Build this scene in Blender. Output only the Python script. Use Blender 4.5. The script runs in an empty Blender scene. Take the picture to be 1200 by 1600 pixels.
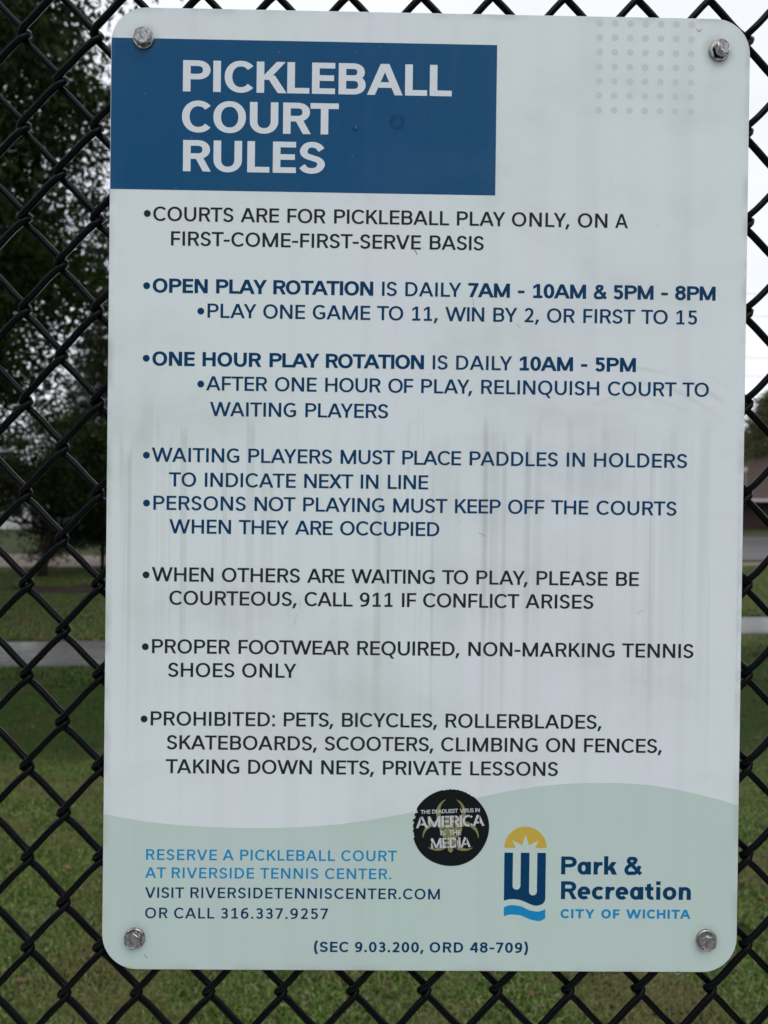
import bpy, bmesh, math, random
import numpy as np
from mathutils import Matrix, Vector
from mathutils.geometry import delaunay_2d_cdt

random.seed(7)
rng = np.random.default_rng(7)
scene = bpy.context.scene
COL = scene.collection
R = math.radians

# ------------------------------------------------------------------ camera
EYE = 1.61                       # height of the middle of the sign
PHI = 0.0133                     # the sign hangs a little crooked on the plumb fence
def ry(t):
    return Matrix(((math.cos(t), 0, math.sin(t)), (0, 1, 0), (-math.sin(t), 0, math.cos(t))))
def rx(t):
    return Matrix(((1, 0, 0), (0, math.cos(t), -math.sin(t)), (0, math.sin(t), math.cos(t))))
def rz(t):
    return Matrix(((math.cos(t), -math.sin(t), 0), (math.sin(t), math.cos(t), 0), (0, 0, 1)))
camR = ry(PHI) @ rz(-0.01149692) @ rx(-0.00569938) @ ry(-0.01225911)
camC = ry(PHI) @ Vector((-0.03502905, -0.50668797, -0.0100743)) + Vector((0, 0, EYE))
cam_data = bpy.data.cameras.new('camera')
cam = bpy.data.objects.new('camera', cam_data)
COL.objects.link(cam)
B = Matrix.Identity(4)
right, fwd, up = camR.col[0], camR.col[1], camR.col[2]
for i in range(3):
    B[i][0], B[i][1], B[i][2], B[i][3] = right[i], up[i], -fwd[i], camC[i]
cam.matrix_world = B
cam_data.sensor_fit = 'HORIZONTAL'
cam_data.sensor_width = 36.0
cam_data.lens = 36.0 * 1150 / 1200
cam_data.clip_start = 0.02
cam_data.clip_end = 2000
cam_data.dof.use_dof = True
cam_data.dof.focus_distance = 0.507
cam_data.dof.aperture_fstop = 14.0
scene.camera = cam

# ------------------------------------------------------------------ light
SUN_EL, SUN_AZ = R(50), R(160)
world = bpy.data.worlds.new('World')
scene.world = world
world.use_nodes = True
wn = world.node_tree
wn.nodes.clear()
w_out = wn.nodes.new('ShaderNodeOutputWorld')
w_bg = wn.nodes.new('ShaderNodeBackground')
sky = wn.nodes.new('ShaderNodeTexSky')
sky.sky_type = 'NISHITA'
sky.sun_disc = False
sky.sun_elevation = SUN_EL
sky.sun_rotation = SUN_AZ
sky.air_density = 1.0
sky.dust_density = 3.0
# overcast: a near-white cloud deck over almost all of the blue
tc = wn.nodes.new('ShaderNodeTexCoord')
mp = wn.nodes.new('ShaderNodeMapping'); mp.inputs['Scale'].default_value = (1.2, 1.2, 3.0)
nz = wn.nodes.new('ShaderNodeTexNoise'); nz.inputs['Scale'].default_value = 1.6; nz.inputs['Detail'].default_value = 4; nz.inputs['Roughness'].default_value = 0.5
cr = wn.nodes.new('ShaderNodeValToRGB')
cr.color_ramp.elements[0].position = 0.25; cr.color_ramp.elements[0].color = (8.6, 9.0, 9.9, 1)
cr.color_ramp.elements[1].position = 0.75; cr.color_ramp.elements[1].color = (10.6, 10.8, 11.4, 1)
mx = wn.nodes.new('ShaderNodeMixRGB'); mx.inputs[0].default_value = 0.93
w_bg.inputs['Strength'].default_value = 0.1
wn.links.new(tc.outputs['Generated'], mp.inputs[0]); wn.links.new(mp.outputs[0], nz.inputs['Vector'])
wn.links.new(nz.outputs['Fac'], cr.inputs[0]); wn.links.new(sky.outputs[0], mx.inputs[1]); wn.links.new(cr.outputs[0], mx.inputs[2])
wn.links.new(mx.outputs[0], w_bg.inputs['Color']); wn.links.new(w_bg.outputs[0], w_out.inputs[0])

sun_data = bpy.data.lights.new('sun', 'SUN')
sun_data.energy = 0.8
sun_data.angle = R(40)
sun_data.color = (1, 0.97, 0.93)
sun = bpy.data.objects.new('sun', sun_data)
COL.objects.link(sun)
d = Vector((math.sin(SUN_AZ) * math.cos(SUN_EL), math.cos(SUN_AZ) * math.cos(SUN_EL), math.sin(SUN_EL)))
sun.rotation_euler = (-d).to_track_quat('-Z', 'Y').to_euler()
sun.location = (0, -5, 8)

scene.view_settings.view_transform = 'Standard'
scene.view_settings.look = 'None'
scene.view_settings.exposure = 0.06
scene.view_settings.gamma = 1.0
scene.view_settings.use_curve_mapping = False
scene.cycles.max_bounces = 6
scene.cycles.transparent_max_bounces = 8

# ------------------------------------------------------------------ helpers
def link_mesh(name, me, parent=None, mat=None):
    o = bpy.data.objects.new(name, me)
    COL.objects.link(o)
    if parent is not None:
        o.parent = parent
    if mat is not None and len(me.materials) == 0:
        me.materials.append(mat)
    return o

def mesh_from(name, verts, faces, smooth=False):
    me = bpy.data.meshes.new(name)
    me.from_pydata([tuple(v) for v in verts], [], [tuple(f) for f in faces])
    me.update()
    if smooth:
        for p in me.polygons: p.use_smooth = True
    return me

def bm_mesh(name, bm, smooth=False):
    bmesh.ops.recalc_face_normals(bm, faces=bm.faces)
    me = bpy.data.meshes.new(name)
    bm.to_mesh(me); bm.free()
    if smooth:
        for p in me.polygons: p.use_smooth = True
    return me

def tag(o, label=None, cat=None, group=None, kind=None):
    if label: o['label'] = label
    if cat: o['category'] = cat
    if group: o['group'] = group
    if kind: o['kind'] = kind
    return o

def empty(name, loc=(0, 0, 0), rot=(0, 0, 0)):
    o = bpy.data.objects.new(name, None)
    COL.objects.link(o)
    o.location = loc; o.rotation_euler = rot
    o.empty_display_size = 0.1
    return o

def box(bm, x0, x1, y0, y1, z0, z1):
    vs = [bm.verts.new((x, y, z)) for z in (z0, z1) for y in (y0, y1) for x in (x0, x1)]
    for f in ((0, 2, 3, 1), (4, 5, 7, 6), (0, 1, 5, 4), (2, 6, 7, 3), (0, 4, 6, 2), (1, 3, 7, 5)):
        bm.faces.new([vs[i] for i in f])

def tube_arrays(pts, rad, sides=8, cap=True):
    pts = [Vector(p) for p in pts]
    n = len(pts)
    if not hasattr(rad, '__len__'): rad = [rad] * n
    V, F = [], []
    t0 = (pts[1] - pts[0]).normalized()
    ref = Vector((0, 1, 0)) if abs(t0.y) < 0.8 else Vector((1, 0, 0))
    u = t0.cross(ref).normalized()
    for i in range(n):
        t = (pts[min(i + 1, n - 1)] - pts[max(i - 1, 0)]).normalized()
        u = (u - t * u.dot(t)).normalized()
        w = t.cross(u)
        for k in range(sides):
            a = 2 * math.pi * k / sides
            V.append(pts[i] + (u * math.cos(a) + w * math.sin(a)) * rad[i])
    for i in range(n - 1):
        for k in range(sides):
            k2 = (k + 1) % sides
            F.append((i * sides + k, i * sides + k2, (i + 1) * sides + k2, (i + 1) * sides + k))
    if cap:
        F.append(tuple(range(sides))[::-1])
        F.append(tuple((n - 1) * sides + k for k in range(sides)))
    return V, F

# ------------------------------------------------------------------ materials
def new_mat(name):
    m = bpy.data.materials.new(name)
    m.use_nodes = True
    nt = m.node_tree
    return m, nt, nt.nodes['Principled BSDF']

def node(nt, kind, **kw):
    n = nt.nodes.new(kind)
    for k, v in kw.items():
        if k in n.inputs.keys():
            n.inputs[k].default_value = v
        else:
            setattr(n, k, v)
    return n

def noise_mat(name, c1, c2, scale=10, rough=0.6, detail=6, bump=0.0, bscale=None, spec=0.5, metallic=0.0, p0=0.3, p1=0.7, stretch=(1, 1, 1)):
    m, nt, p = new_mat(name)
    tcn = node(nt, 'ShaderNodeTexCoord')
    mpn = node(nt, 'ShaderNodeMapping'); mpn.inputs['Scale'].default_value = stretch
    nt.links.new(tcn.outputs['Object'], mpn.inputs[0])
    n1 = node(nt, 'ShaderNodeTexNoise', Scale=scale, Detail=detail)
    nt.links.new(mpn.outputs[0], n1.inputs['Vector'])
    r = node(nt, 'ShaderNodeValToRGB')
    r.color_ramp.elements[0].position = p0; r.color_ramp.elements[0].color = (*c1, 1)
    r.color_ramp.elements[1].position = p1; r.color_ramp.elements[1].color = (*c2, 1)
    nt.links.new(n1.outputs['Fac'], r.inputs[0]); nt.links.new(r.outputs[0], p.inputs['Base Color'])
    p.inputs['Roughness'].default_value = rough
    p.inputs['Metallic'].default_value = metallic
    p.inputs['Specular IOR Level'].default_value = spec
    if bump:
        n2 = node(nt, 'ShaderNodeTexNoise', Scale=bscale or scale * 5, Detail=4)
        nt.links.new(mpn.outputs[0], n2.inputs['Vector'])
        b = node(nt, 'ShaderNodeBump', Strength=bump, Distance=0.01)
        nt.links.new(n2.outputs['Fac'], b.inputs['Height']); nt.links.new(b.outputs[0], p.inputs['Normal'])
    return m
# ------------------------------------------------------------------ lettering (a stroke alphabet drawn here, cap height = 1)
def catmull(P, n=7):
    P = [np.array(p, float) for p in P]
    Q = [2 * P[0] - P[1]] + P + [2 * P[-1] - P[-2]]
    out = []
    for i in range(1, len(Q) - 2):
        for k in range(n):
            t = k / n
            out.append(0.5 * ((2 * Q[i]) + (-Q[i-1] + Q[i+1]) * t + (2*Q[i-1] - 5*Q[i] + 4*Q[i+1] - Q[i+2]) * t*t + (-Q[i-1] + 3*Q[i] - 3*Q[i+1] + Q[i+2]) * t**3))
    out.append(P[-1])
    return [tuple(p) for p in out]

def arc(cx, cy, rx_, ry_, a0, a1, n=16, e=1.0):
    out = []
    for k in range(n + 1):
        a = math.radians(a0 + (a1 - a0) * k / n)
        c, s = math.cos(a), math.sin(a)
        out.append((cx + rx_ * math.copysign(abs(c) ** e, c), cy + ry_ * math.copysign(abs(s) ** e, s)))
    return out

class Glyph:
    def __init__(self, sv, sh):
        self.sv, self.sh, self.q = sv, sh, []
    def quad(self, *p):
        area = sum(p[i][0] * p[(i+1) % len(p)][1] - p[(i+1) % len(p)][0] * p[i][1] for i in range(len(p)))
        if abs(area) > 1e-7:
            self.q.append(list(p) if area > 0 else list(p)[::-1])
    def rect(self, x0, y0, x1, y1):
        self.quad((x0, y0), (x1, y0), (x1, y1), (x0, y1))
    def para(self, x0, y0, x1, y1, hw):
        h = hw / 2
        self.quad((x0 - h, y0), (x0 + h, y0), (x1 + h, y1), (x1 - h, y1))
    def stroke(self, pts, closed=False, sv=None, sh=None):
        a, b = (sv or self.sv) / 2, (sh or self.sh) / 2
        n = len(pts); L = []
        for i in range(n):
            if closed:
                p, q = pts[i - 1], pts[(i + 1) % n]
            else:
                p, q = pts[max(i - 1, 0)], pts[min(i + 1, n - 1)]
            tx, ty = q[0] - p[0], q[1] - p[1]
            l = math.hypot(tx, ty) or 1
            nx, ny = -ty / l, tx / l
            L.append(((pts[i][0] + nx * a, pts[i][1] + ny * b), (pts[i][0] - nx * a, pts[i][1] - ny * b)))
        for i in range(n if closed else n - 1):
            A, C = L[i], L[(i + 1) % n]
            self.quad(A[0], A[1], C[1], C[0])

def draw(ch, sv, sh, style):
    """returns (Glyph, width, left bearing, right bearing)"""
    g = Glyph(sv, sh)
    a, b = sv / 2, sh / 2
    bold = min(max((sv - 0.15) / 0.09, 0), 1.3)      # 0 regular .. 1 bold
    lerp = lambda r_, b_: r_ + (b_ - r_) * bold
    hw = sv * 1.05
    ov = 0.012
    st = lerp(0.125, 0.085)
    rnd = lerp(0.08, 0.055)
    if ch == 'A':
        w = lerp(0.955, 1.14)
        g.para(hw/2, 0, w/2 - 0.012, 1, hw); g.para(w - hw/2, 0, w/2 + 0.012, 1, hw)
        y = 0.235; f = (y + b); x = hw/2 + (w/2 - hw/2) * f
        g.rect(x, y, w - x, y + sh)
        return g, w, lerp(.03, .0), lerp(.03, .01)
    if ch == 'B':
        w = lerp(0.745, 0.867); m = 0.525
        g.rect(0, 0, sv, 1); g.rect(a, m - b, w * .84, m + b)
        c = w * 0.55
        g.stroke([(a, 1 - b), (c * .97, 1 - b)] + arc(c * .97, (1 - b + m) / 2, w * .965 - a - c * .97, (1 - b - m) / 2, 90, -90, 14, .9)[1:] + [(a, m)])
        g.stroke([(a, m), (c, m)] + arc(c, (m + b) / 2, w - a - c, (m - b) / 2, 90, -90, 14, .9)[1:] + [(a, b)])
        return g, w, st, 0.06
    if ch in 'CG':
        w = lerp(0.845, 0.893) if ch == 'C' else lerp(0.87, 0.93)
        e = 0.94
        rx_ = lerp(0.50, .52) - a
        cx = a + rx_
        if ch == 'C':
            g.stroke(arc(cx, .5, rx_, .5 - b + ov, 41, 319, 36, e))
        else:
            g.stroke(arc(cx, .5, rx_, .5 - b + ov, 47, 285, 30, e) + [(w - sv * 0.8, .045 + b), (w - a, .10 + b)])
            g.rect(w - sv, 0.06 + b, w, 0.5); g.rect(w - sv - lerp(.23, .22), 0.5 - sh, w - sv + .01, 0.5)
        return g, w, rnd, lerp(0.06, .04) if ch == 'C' else 0.10
    if ch == 'D':
        w = lerp(0.84, .93); c = w * .40
        g.rect(0, 0, sv, 1)
        g.stroke([(a, 1 - b), (c, 1 - b)] + arc(c, .5, w - a - c, .5 - b, 90, -90, 26, .94)[1:] + [(a, b)])
        return g, w, st, rnd
    if ch in 'EFL':
        w = {'E': lerp(0.655, .738), 'F': lerp(.63, .70), 'L': lerp(.62, .708)}[ch]
        g.rect(0, 0, sv, 1)
        if ch in 'EL': g.rect(0, 0, w, sh)
        if ch in 'EF':
            g.rect(0, 1 - sh, w, 1)
            m = .51 if ch == 'E' else .47
            g.rect(0, m - b, w * .955, m + b)
        return g, w, st, lerp(.04, .015) if ch == 'L' else lerp(.06, .045)
    if ch == 'H':
        w = lerp(.836, .93); g.rect(0, 0, sv, 1); g.rect(w - sv, 0, w, 1); g.rect(0, .515 - b, w, .515 + b)
        return g, w, st, st
    if ch == 'I':
        g.rect(0, 0, sv, 1); return g, sv, st, st
    if ch == 'K':
        w = lerp(.77, .96); g.rect(0, 0, sv, 1); k = hw * 1.12
        g.para(sv + .0, .40 + .02, w * .96 - k/2, 1, k); g.para(w - k/2, 0, sv + lerp(.16, .20), .56, k)
        return g, w, st, lerp(.02, -.05)
    if ch == 'M':
        w = lerp(1.08, 1.14); g.rect(0, 0, sv, 1); g.rect(w - sv, 0, w, 1)
        h = sv * 1.02
        g.para(h/2, 1, w/2, .0 if bold < .5 else .04, h); g.para(w - h/2, 1, w/2, .0 if bold < .5 else .04, h)
        return g, w, st, st
    if ch == 'N':
        w = lerp(.86, .93); g.rect(0, 0, sv, 1); g.rect(w - sv, 0, w, 1)
        h = sv * 1.15
        g.para(h/2, 1, w - h/2, 0, h)
        return g, w, st, st
    if ch in 'OQ0':
        w = lerp(1.02, 1.043) if ch != '0' else lerp(.72, .76)
        g.stroke(arc(w/2, .5, w/2 - a, .5 - b + ov, 0, 360, 40, .94)[:-1], closed=True)
        if ch == 'Q': g.para(w * .80, -.24, w * .58, .08, hw * .95)
        return g, w, rnd, rnd
    if ch in 'PR':
        w = lerp(.73, .875) if ch == 'P' else lerp(.75, .888)
        bw = w if ch == 'P' else w * .965
        m = lerp(.40, .39) + b if ch == 'P' else lerp(.43, .40) + b
        g.rect(0, 0, sv, 1); c = w * .52
        g.stroke([(a, 1 - b), (c, 1 - b)] + arc(c, (1 - b + m)/2, bw - a - c, (1 - b - m)/2, 90, -90, 16, .9)[1:] + [(a, m)])
        if ch == 'R':
            g.para(w - hw/2, 0, w * .55, m + .0, hw)
        return g, w, st, lerp(.05, .02) if ch == 'P' else lerp(.06, .0)
    if ch == 'S':
        w = lerp(.70, .855); W_, H_ = w - sv, 1 - sh + 2 * ov
        P = [(.985, .80), (.80, .94), (.50, 1.0), (.20, .935), (.055, .745), (.17, .585), (.50, .495), (.84, .405), (.97, .245), (.80, .06), (.46, 0), (.17, .045), (-.03, .175)]
        g.stroke(catmull([(a + u * W_, b - ov + v_ * H_) for u, v_ in P], 6))
        return g, w, .055, .06
    if ch == 'T':
        w = lerp(.80, .906); g.rect(0, 1 - sh, w, 1); g.rect(w/2 - a, 0, w/2 + a, 1)
        return g, w, lerp(.015, .02), .01
    if ch == 'U':
        w = lerp(.82, .91); r_ = .40
        g.stroke([(a, 1), (a, r_)] + arc(w/2, r_, w/2 - a, r_ - b + ov, 180, 360, 22, .92)[1:] + [(w - a, 1)])
        return g, w, st * .9, st * .9
    if ch == 'V':
        w = lerp(.91, 1.06); g.para(hw/2, 1, w/2 - .012, 0, hw); g.para(w - hw/2, 1, w/2 + .012, 0, hw)
        return g, w, .02, .02
    if ch == 'W':
        w = lerp(1.40, 1.62); h = hw * .97
        for x0, x1 in ((h/2, .285 * w), (w * .5 + .0, .285 * w), (w * .5, .715 * w), (w - h/2, .715 * w)):
            g.para(x0, 1, x1, 0, h)
        return g, w, .02, .02
    if ch == 'X':
        w = lerp(.85, 1.0); k = hw * 1.15; g.para(k/2, 0, w - k/2, 1, k); g.para(w - k/2, 0, k/2, 1, k)
        return g, w, .02, .02
    if ch == 'Y':
        w = lerp(.83, .98); g.para(hw/2, 1, w/2, .38, hw); g.para(w - hw/2, 1, w/2, .38, hw); g.rect(w/2 - a, 0, w/2 + a, .44)
        return g, w, .015, .015
    if ch == '1':
        w = lerp(.53, .66); c = w * .56
        g.rect(c - a, 0, c + a, 1); g.rect(0, 0, w, sh)
        g.quad((c - a + .01, 1), (c - a + .01, 1 - sh * 1.15), (.0, .82 - sh), (.0, .84))
        return g, w, .13, .11
    if ch == '2':
        w = lerp(.62, .72); W_, H_ = w - sv, 1 - sh + ov
        P = [(-.02, .83), (.20, .96), (.50, 1.0), (.82, .94), (.98, .74), (.86, .53), (.58, .31), (.10, .0)]
        g.stroke(catmull([(a + u * W_, b + v_ * H_) for u, v_ in P], 6)); g.rect(0.02, 0, w, sh)
        return g, w, .09, .08
    if ch == '3':
        w = lerp(.60, .70); W_ = w - sv
        P = [(-.02, .86), (.22, .97), (.48, 1.0), (.80, .93), (.93, .75), (.80, .58), (.45, .52)]
        Q = [(.45, .52), (.84, .44), (1.0, .25), (.84, .06), (.48, -.01), (.2, .03), (-.05, .14)]
        g.stroke(catmull([(a + u * W_, b + v_ * (1 - sh)) for u, v_ in P], 6))
        g.stroke(catmull([(a + u * W_, b + v_ * (1 - sh)) for u, v_ in Q], 6))
        g.rect(w * .28, .52 * (1 - sh) + .0, w * .56, .52 * (1 - sh) + sh)
        return g, w, .08, .08
    if ch == '4':
        w = lerp(.74, .80); x = w * .76
        g.rect(x - a, 0, x + a, 1); g.rect(0, .22, w, .22 + sh); g.para(hw * .5, .22 + b, x - a * .6, 1, hw)
        return g, w, .05, .05
    if ch == '5':
        w = lerp(.63, .71); W_ = w - sv
        g.rect(.07, 1 - sh, w * .93, 1); g.rect(.07, .50, .07 + sv * .92, 1)
        P = [(.14, .50), (.36, .60), (.62, .60), (.92, .47), (1.0, .29), (.86, .07), (.50, -.01), (.20, .03), (-.04, .14)]
        g.stroke(catmull([(a + u * W_, b + v_ * (1 - sh)) for u, v_ in P], 6))
        return g, w, .09, .08
    if ch in '69':
        w = lerp(.67, .74); cx, cy, r1, r2 = w/2, .33, w/2 - a, .33 - b
        pts = [arc(cx, cy, r1, r2 + ov, 0, 360, 30)[:-1]]
        P = catmull([(a, .38), (a + .02, .60), (a + .12, .84), (w * .62, 1 - b), (w * .90, .93)], 7)
        if ch == '9':
            pts = [[(w - x, 1 - y) for x, y in pts[0]]]; P = [(w - x, 1 - y) for x, y in P]
        g.stroke(pts[0], closed=True); g.stroke(P)
        return g, w, .07, .07
    if ch == '7':
        w = lerp(.66, .73); g.rect(0, 1 - sh, w, 1); g.para(w * .30, 0, w - hw/2, 1 - sh * .5, hw)
        return g, w, .06, .05
    if ch == '8':
        w = lerp(.70, .78)
        g.stroke(arc(w/2, .755, w * .47 - a, .255 - b + .01, 0, 360, 26)[:-1], closed=True)
        g.stroke(arc(w/2, .285 + b*.3, w/2 - a, .285 - b*.7 + .01, 0, 360, 28)[:-1], closed=True)
        return g, w, .07, .07
    if ch == '-':
        w = lerp(.41, .47); g.rect(0, .33, w, .33 + sh); return g, w, .05, .05
    if ch == '.':
        s = sv * 1.0; g.rect(0, 0, s, s); return g, s, .08, .08
    if ch == ':':
        s = sv * 1.0; g.rect(0, 0, s, s); g.rect(0, .62, s, .62 + s); return g, s, .10, .05
    if ch == ',':
        s = sv * 1.0; g.quad((.10, s * 1.1), (.10 + s * 1.15, s * 1.1), (s * .8, -.16), (0, -.16)); return g, .10 + s * 1.15, .0, .05
    if ch in '()':
        w = sv + .19
        P = catmull([(w - a, 1.10), (a + .07, .86), (a, .45), (a + .07, .04), (w - a, -.20)], 6)
        if ch == ')': P = [(w - x, y) for x, y in P]
        g.stroke(P, sh=sh * 1.2); return g, w, .04, .04
    if ch == '&':
        w = lerp(.85, .95)
        P = [(w - .02, .03), (w * .62, .38), (w * .30, .66), (w * .235, .80), (w * .33, .96 - b * .6), (w * .47, 1 - b), (w * .62, .93 - b * .5), (w * .66, .78), (w * .52, .62), (w * .22, .46), (w * .095, .27), (w * .20, .09), (w * .42, b - .01), (w * .66, .11), (w * .82, .30), (w * .90, .50)]
        g.stroke(catmull(P, 6), sv=sv * .93, sh=sh * 1.02); return g, w, .05, .03
    # lower case (x height .71)
    xh = .71
    if ch in 'ao':
        w = .70 if ch == 'a' else .76
        e = .92
        g.stroke(arc((w if ch == 'o' else w - .02)/2, xh/2, (w - (.02 if ch == 'a' else 0))/2 - a, xh/2 - b + ov, 0, 360, 30, e)[:-1], closed=True)
        if ch == 'a': g.rect(w + .05 - sv, 0, w + .05, xh); w += .05
        return g, w, .05, .08 if ch == 'a' else .05
    if ch == 'c':
        g.stroke(arc(.38, xh/2, .38 - a, xh/2 - b + ov, 45, 315, 26, .93)); return g, .66, .05, .03
    if ch == 'e':
        w = .72
        g.stroke(arc(w/2, xh/2, w/2 - a, xh/2 - b + ov, -5, 312, 28, .93)); g.rect(a, xh/2 - b * .85 - .005, w - a * .3, xh/2 + b * .85 - .005); return g, w, .05, .04
    if ch == 'r':
        g.rect(0, 0, sv, xh)
        g.stroke(catmull([(a, .34), (sv * .95, .55), (.36, xh - b - .01), (.50, xh - b - .005)], 6)); return g, .50, .09, .02
    if ch == 'k':
        w = .73; g.rect(0, 0, sv, 1.03); k = hw * 1.15
        g.para(sv, .24, w * .96 - k/2, xh, k); g.para(w - k/2, 0, sv + .17, .40, k); return g, w, .09, .02
    if ch == 't':
        w = .47; x = .10
        g.rect(x, .20, x + sv, .80); g.quad((x, .80), (x + sv, .80), (x + sv, .90), (x, .86)); g.rect(0, xh - sh, w, xh)
        g.stroke([(x + a, .30), (x + a, .22)] + arc(x + a + .17, .22, .17, .22 - b + .01, 180, 280, 8)[1:] + [(w, b + .01)])
        return g, w, .02, .03
    if ch == 'i':
        g.rect(0, 0, sv, xh); g.rect(-.005, .82, sv + .005, 1.03); return g, sv, .09, .09
    if ch == 'n':
        w = .68; g.rect(0, 0, sv, xh); c = (sv + w) / 2
        g.stroke([(a, .30), (a + .03, .44)] + arc(w/2, .44, w/2 - a, xh - .44 - b + .01, 165, 0, 14, .95) + [(w - a, 0)])
        return g, w, .09, .08
    return g, .4, 0, 0

KERN = {'AT': -.07, 'TA': -.07, 'AY': -.10, 'YA': -.10, 'AV': -.09, 'VA': -.09, 'WA': -.07, 'LY': -.14, 'Y,': -.10, 'PA': -.06, 'LT': -.1,
        'YC': -.03, 'YE': .0, 'RV': -.02, 'KA': -.03, 'OA': -.02, 'FE': 0, 'RT': -.03, 'ra': -.02, 'T-': -.04}
_cache = {}
def glyph_tris(ch, sv, sh):
    key = (ch, round(sv, 4), round(sh, 4))
    if key in _cache: return _cache[key]
    g, w, lb, rb = draw(ch, sv, sh, None)
    if g.q and ch not in 'j':
        lo = min(p[0] for q in g.q for p in q); w = max(p[0] for q in g.q for p in q) - lo
        for q in g.q:
            q[:] = [(p[0] - lo, p[1]) for p in q]
    V, F = [], []
    for q in g.q:
        F.append(list(range(len(V), len(V) + len(q))))
        V += [Vector(p) for p in q]
    if F:
        r_ = delaunay_2d_cdt(V, [], F, 0, 1e-6)
        vs = [(p.x, p.y) for p in r_[0]]
        fs = [tuple(f) for f, of in zip(r_[2], r_[5]) if len(of) > 0]
    else:
        vs, fs = [], []
    _cache[key] = (vs, fs, w, lb, rb)
    return _cache[key]

class Ink:
    """collects flat lettering on the sign face (x right, z up, facing -y)"""
    def __init__(self, y): self.V, self.F, self.y = [], [], y
    def add(self, vs, fs):
        o = len(self.V)
        self.V += [(x, self.y, z) for x, z in vs]
        for f in fs: self.F.append(tuple(o + i for i in f))
    def poly(self, pts, hole=None):
        V = [Vector(p) for p in pts]
        area = sum(pts[i][0] * pts[(i+1) % len(pts)][1] - pts[(i+1) % len(pts)][0] * pts[i][1] for i in range(len(pts)))
        F = [list(range(len(pts))) if area > 0 else list(range(len(pts)))[::-1]]
        r_ = delaunay_2d_cdt(V, [], F, 0, 1e-9)
        self.add([(p.x, p.y) for p in r_[0]], [tuple(f) for f, of in zip(r_[2], r_[5]) if len(of) > 0])
    def disc(self, cx, cz, r_, n=28):
        self.add([(cx + r_ * math.cos(2 * math.pi * k / n), cz + r_ * math.sin(2 * math.pi * k / n)) for k in range(n)], [tuple(range(n))])
    def word(self, text, x0, x1, z, cap, sv, sh, rot=0.0, arcfn=None):
        gl = [glyph_tris(c, sv, sh) for c in text]
        adv = 0; pos = []
        for i, (vs, fs, w, lb, rb) in enumerate(gl):
            if i:
                adv += gl[i-1][4] + lb + KERN.get(text[i-1] + text[i], 0)
            pos.append(adv); adv += w
        n = len(text)
        if n > 1:
            tr = ((x1 - x0) / cap - adv) / (n - 1); sx = 1.0
            lim = 0.10
            if abs(tr) > lim:      # take up only part of a misfit in the gaps, the rest in the letter widths
                t2 = math.copysign(lim, tr); sx = ((x1 - x0) / cap - t2 * (n - 1)) / adv; tr = t2
        else:
            tr = 0; sx = (x1 - x0) / cap / adv
        for i, (vs, fs, w, lb, rb) in enumerate(gl):
            ox = (pos[i] * sx + tr * i) * cap
            P = []
            for vx, vy in vs:
                lx, lz = ox + vx * sx * cap, vy * cap
                P.append((x0 + lx * math.cos(rot) - lz * math.sin(rot), z + lx * math.sin(rot) + lz * math.cos(rot)))
            self.add(P, fs)
        return tr, sx
    def build(self, name, mat, parent, label=None):
        me = mesh_from(name, self.V, [f[::1] for f in self.F])
        # face the viewer (-y)
        me.update()
        if len(me.polygons) and sum(p.normal.y for p in me.polygons) > 0: me.flip_normals()
        o = link_mesh(name, me, parent, mat)
        if label: o['label'] = label
        return o
# ------------------------------------------------------------------ structure: ground, paths, road
def ground_mat(name, cols, dry, s1=1.2, bump=.4):
    m, nt, p = new_mat(name)
    geo = node(nt, 'ShaderNodeNewGeometry')
    n1 = node(nt, 'ShaderNodeTexNoise', Scale=s1, Detail=5)
    n2 = node(nt, 'ShaderNodeTexNoise', Scale=34.0, Detail=6)
    for n_ in (n1, n2): nt.links.new(geo.outputs['Position'], n_.inputs['Vector'])
    r1 = node(nt, 'ShaderNodeValToRGB')
    r1.color_ramp.elements[0].position = .3; r1.color_ramp.elements[0].color = (*cols[0], 1)
    r1.color_ramp.elements[1].position = .7; r1.color_ramp.elements[1].color = (*cols[1], 1)
    nt.links.new(n2.outputs['Fac'], r1.inputs[0])
    r2 = node(nt, 'ShaderNodeValToRGB')
    r2.color_ramp.elements[0].position = .50; r2.color_ramp.elements[0].color = (0, 0, 0, 1)
    r2.color_ramp.elements[1].position = .68; r2.color_ramp.elements[1].color = (.75, .75, .75, 1)
    nt.links.new(n1.outputs['Fac'], r2.inputs[0])
    mx_ = node(nt, 'ShaderNodeMixRGB'); mx_.inputs[2].default_value = (*dry, 1)
    nt.links.new(r2.outputs[0], mx_.inputs[0]); nt.links.new(r1.outputs[0], mx_.inputs[1])
    nt.links.new(mx_.outputs[0], p.inputs['Base Color'])
    p.inputs['Roughness'].default_value = .9; p.inputs['Specular IOR Level'].default_value = .1
    b_ = node(nt, 'ShaderNodeBump', Strength=bump, Distance=.03)
    nt.links.new(n2.outputs['Fac'], b_.inputs['Height']); nt.links.new(b_.outputs[0], p.inputs['Normal'])
    return m

M_turf = ground_mat('turf', ((.012, .020, .005), (.045, .064, .018)), (.085, .074, .034), .9)
M_conc = noise_mat('concrete', (.16, .157, .155), (.24, .236, .232), 3, .12, 8, .02, 60, .5)
M_path = noise_mat('tan_concrete', (.14, .11, .09), (.21, .17, .14), 1.5, .9, 8, .2, 40, .2)
M_asph = noise_mat('wet_asphalt', (.12, .12, .125), (.20, .20, .205), .7, .18, 8, .03, 60, .5)
M_mulch = noise_mat('mulch', (.018, .012, .009), (.055, .036, .027), 9, .95, 8, .8, 50, .1)

gs = 900
ground = link_mesh('ground', mesh_from('ground', [(-gs, -gs, 0), (gs, -gs, 0), (gs, gs, 0), (-gs, gs, 0)], [(0, 1, 2, 3)]), None, M_turf)
tag(ground, kind='structure')

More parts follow.
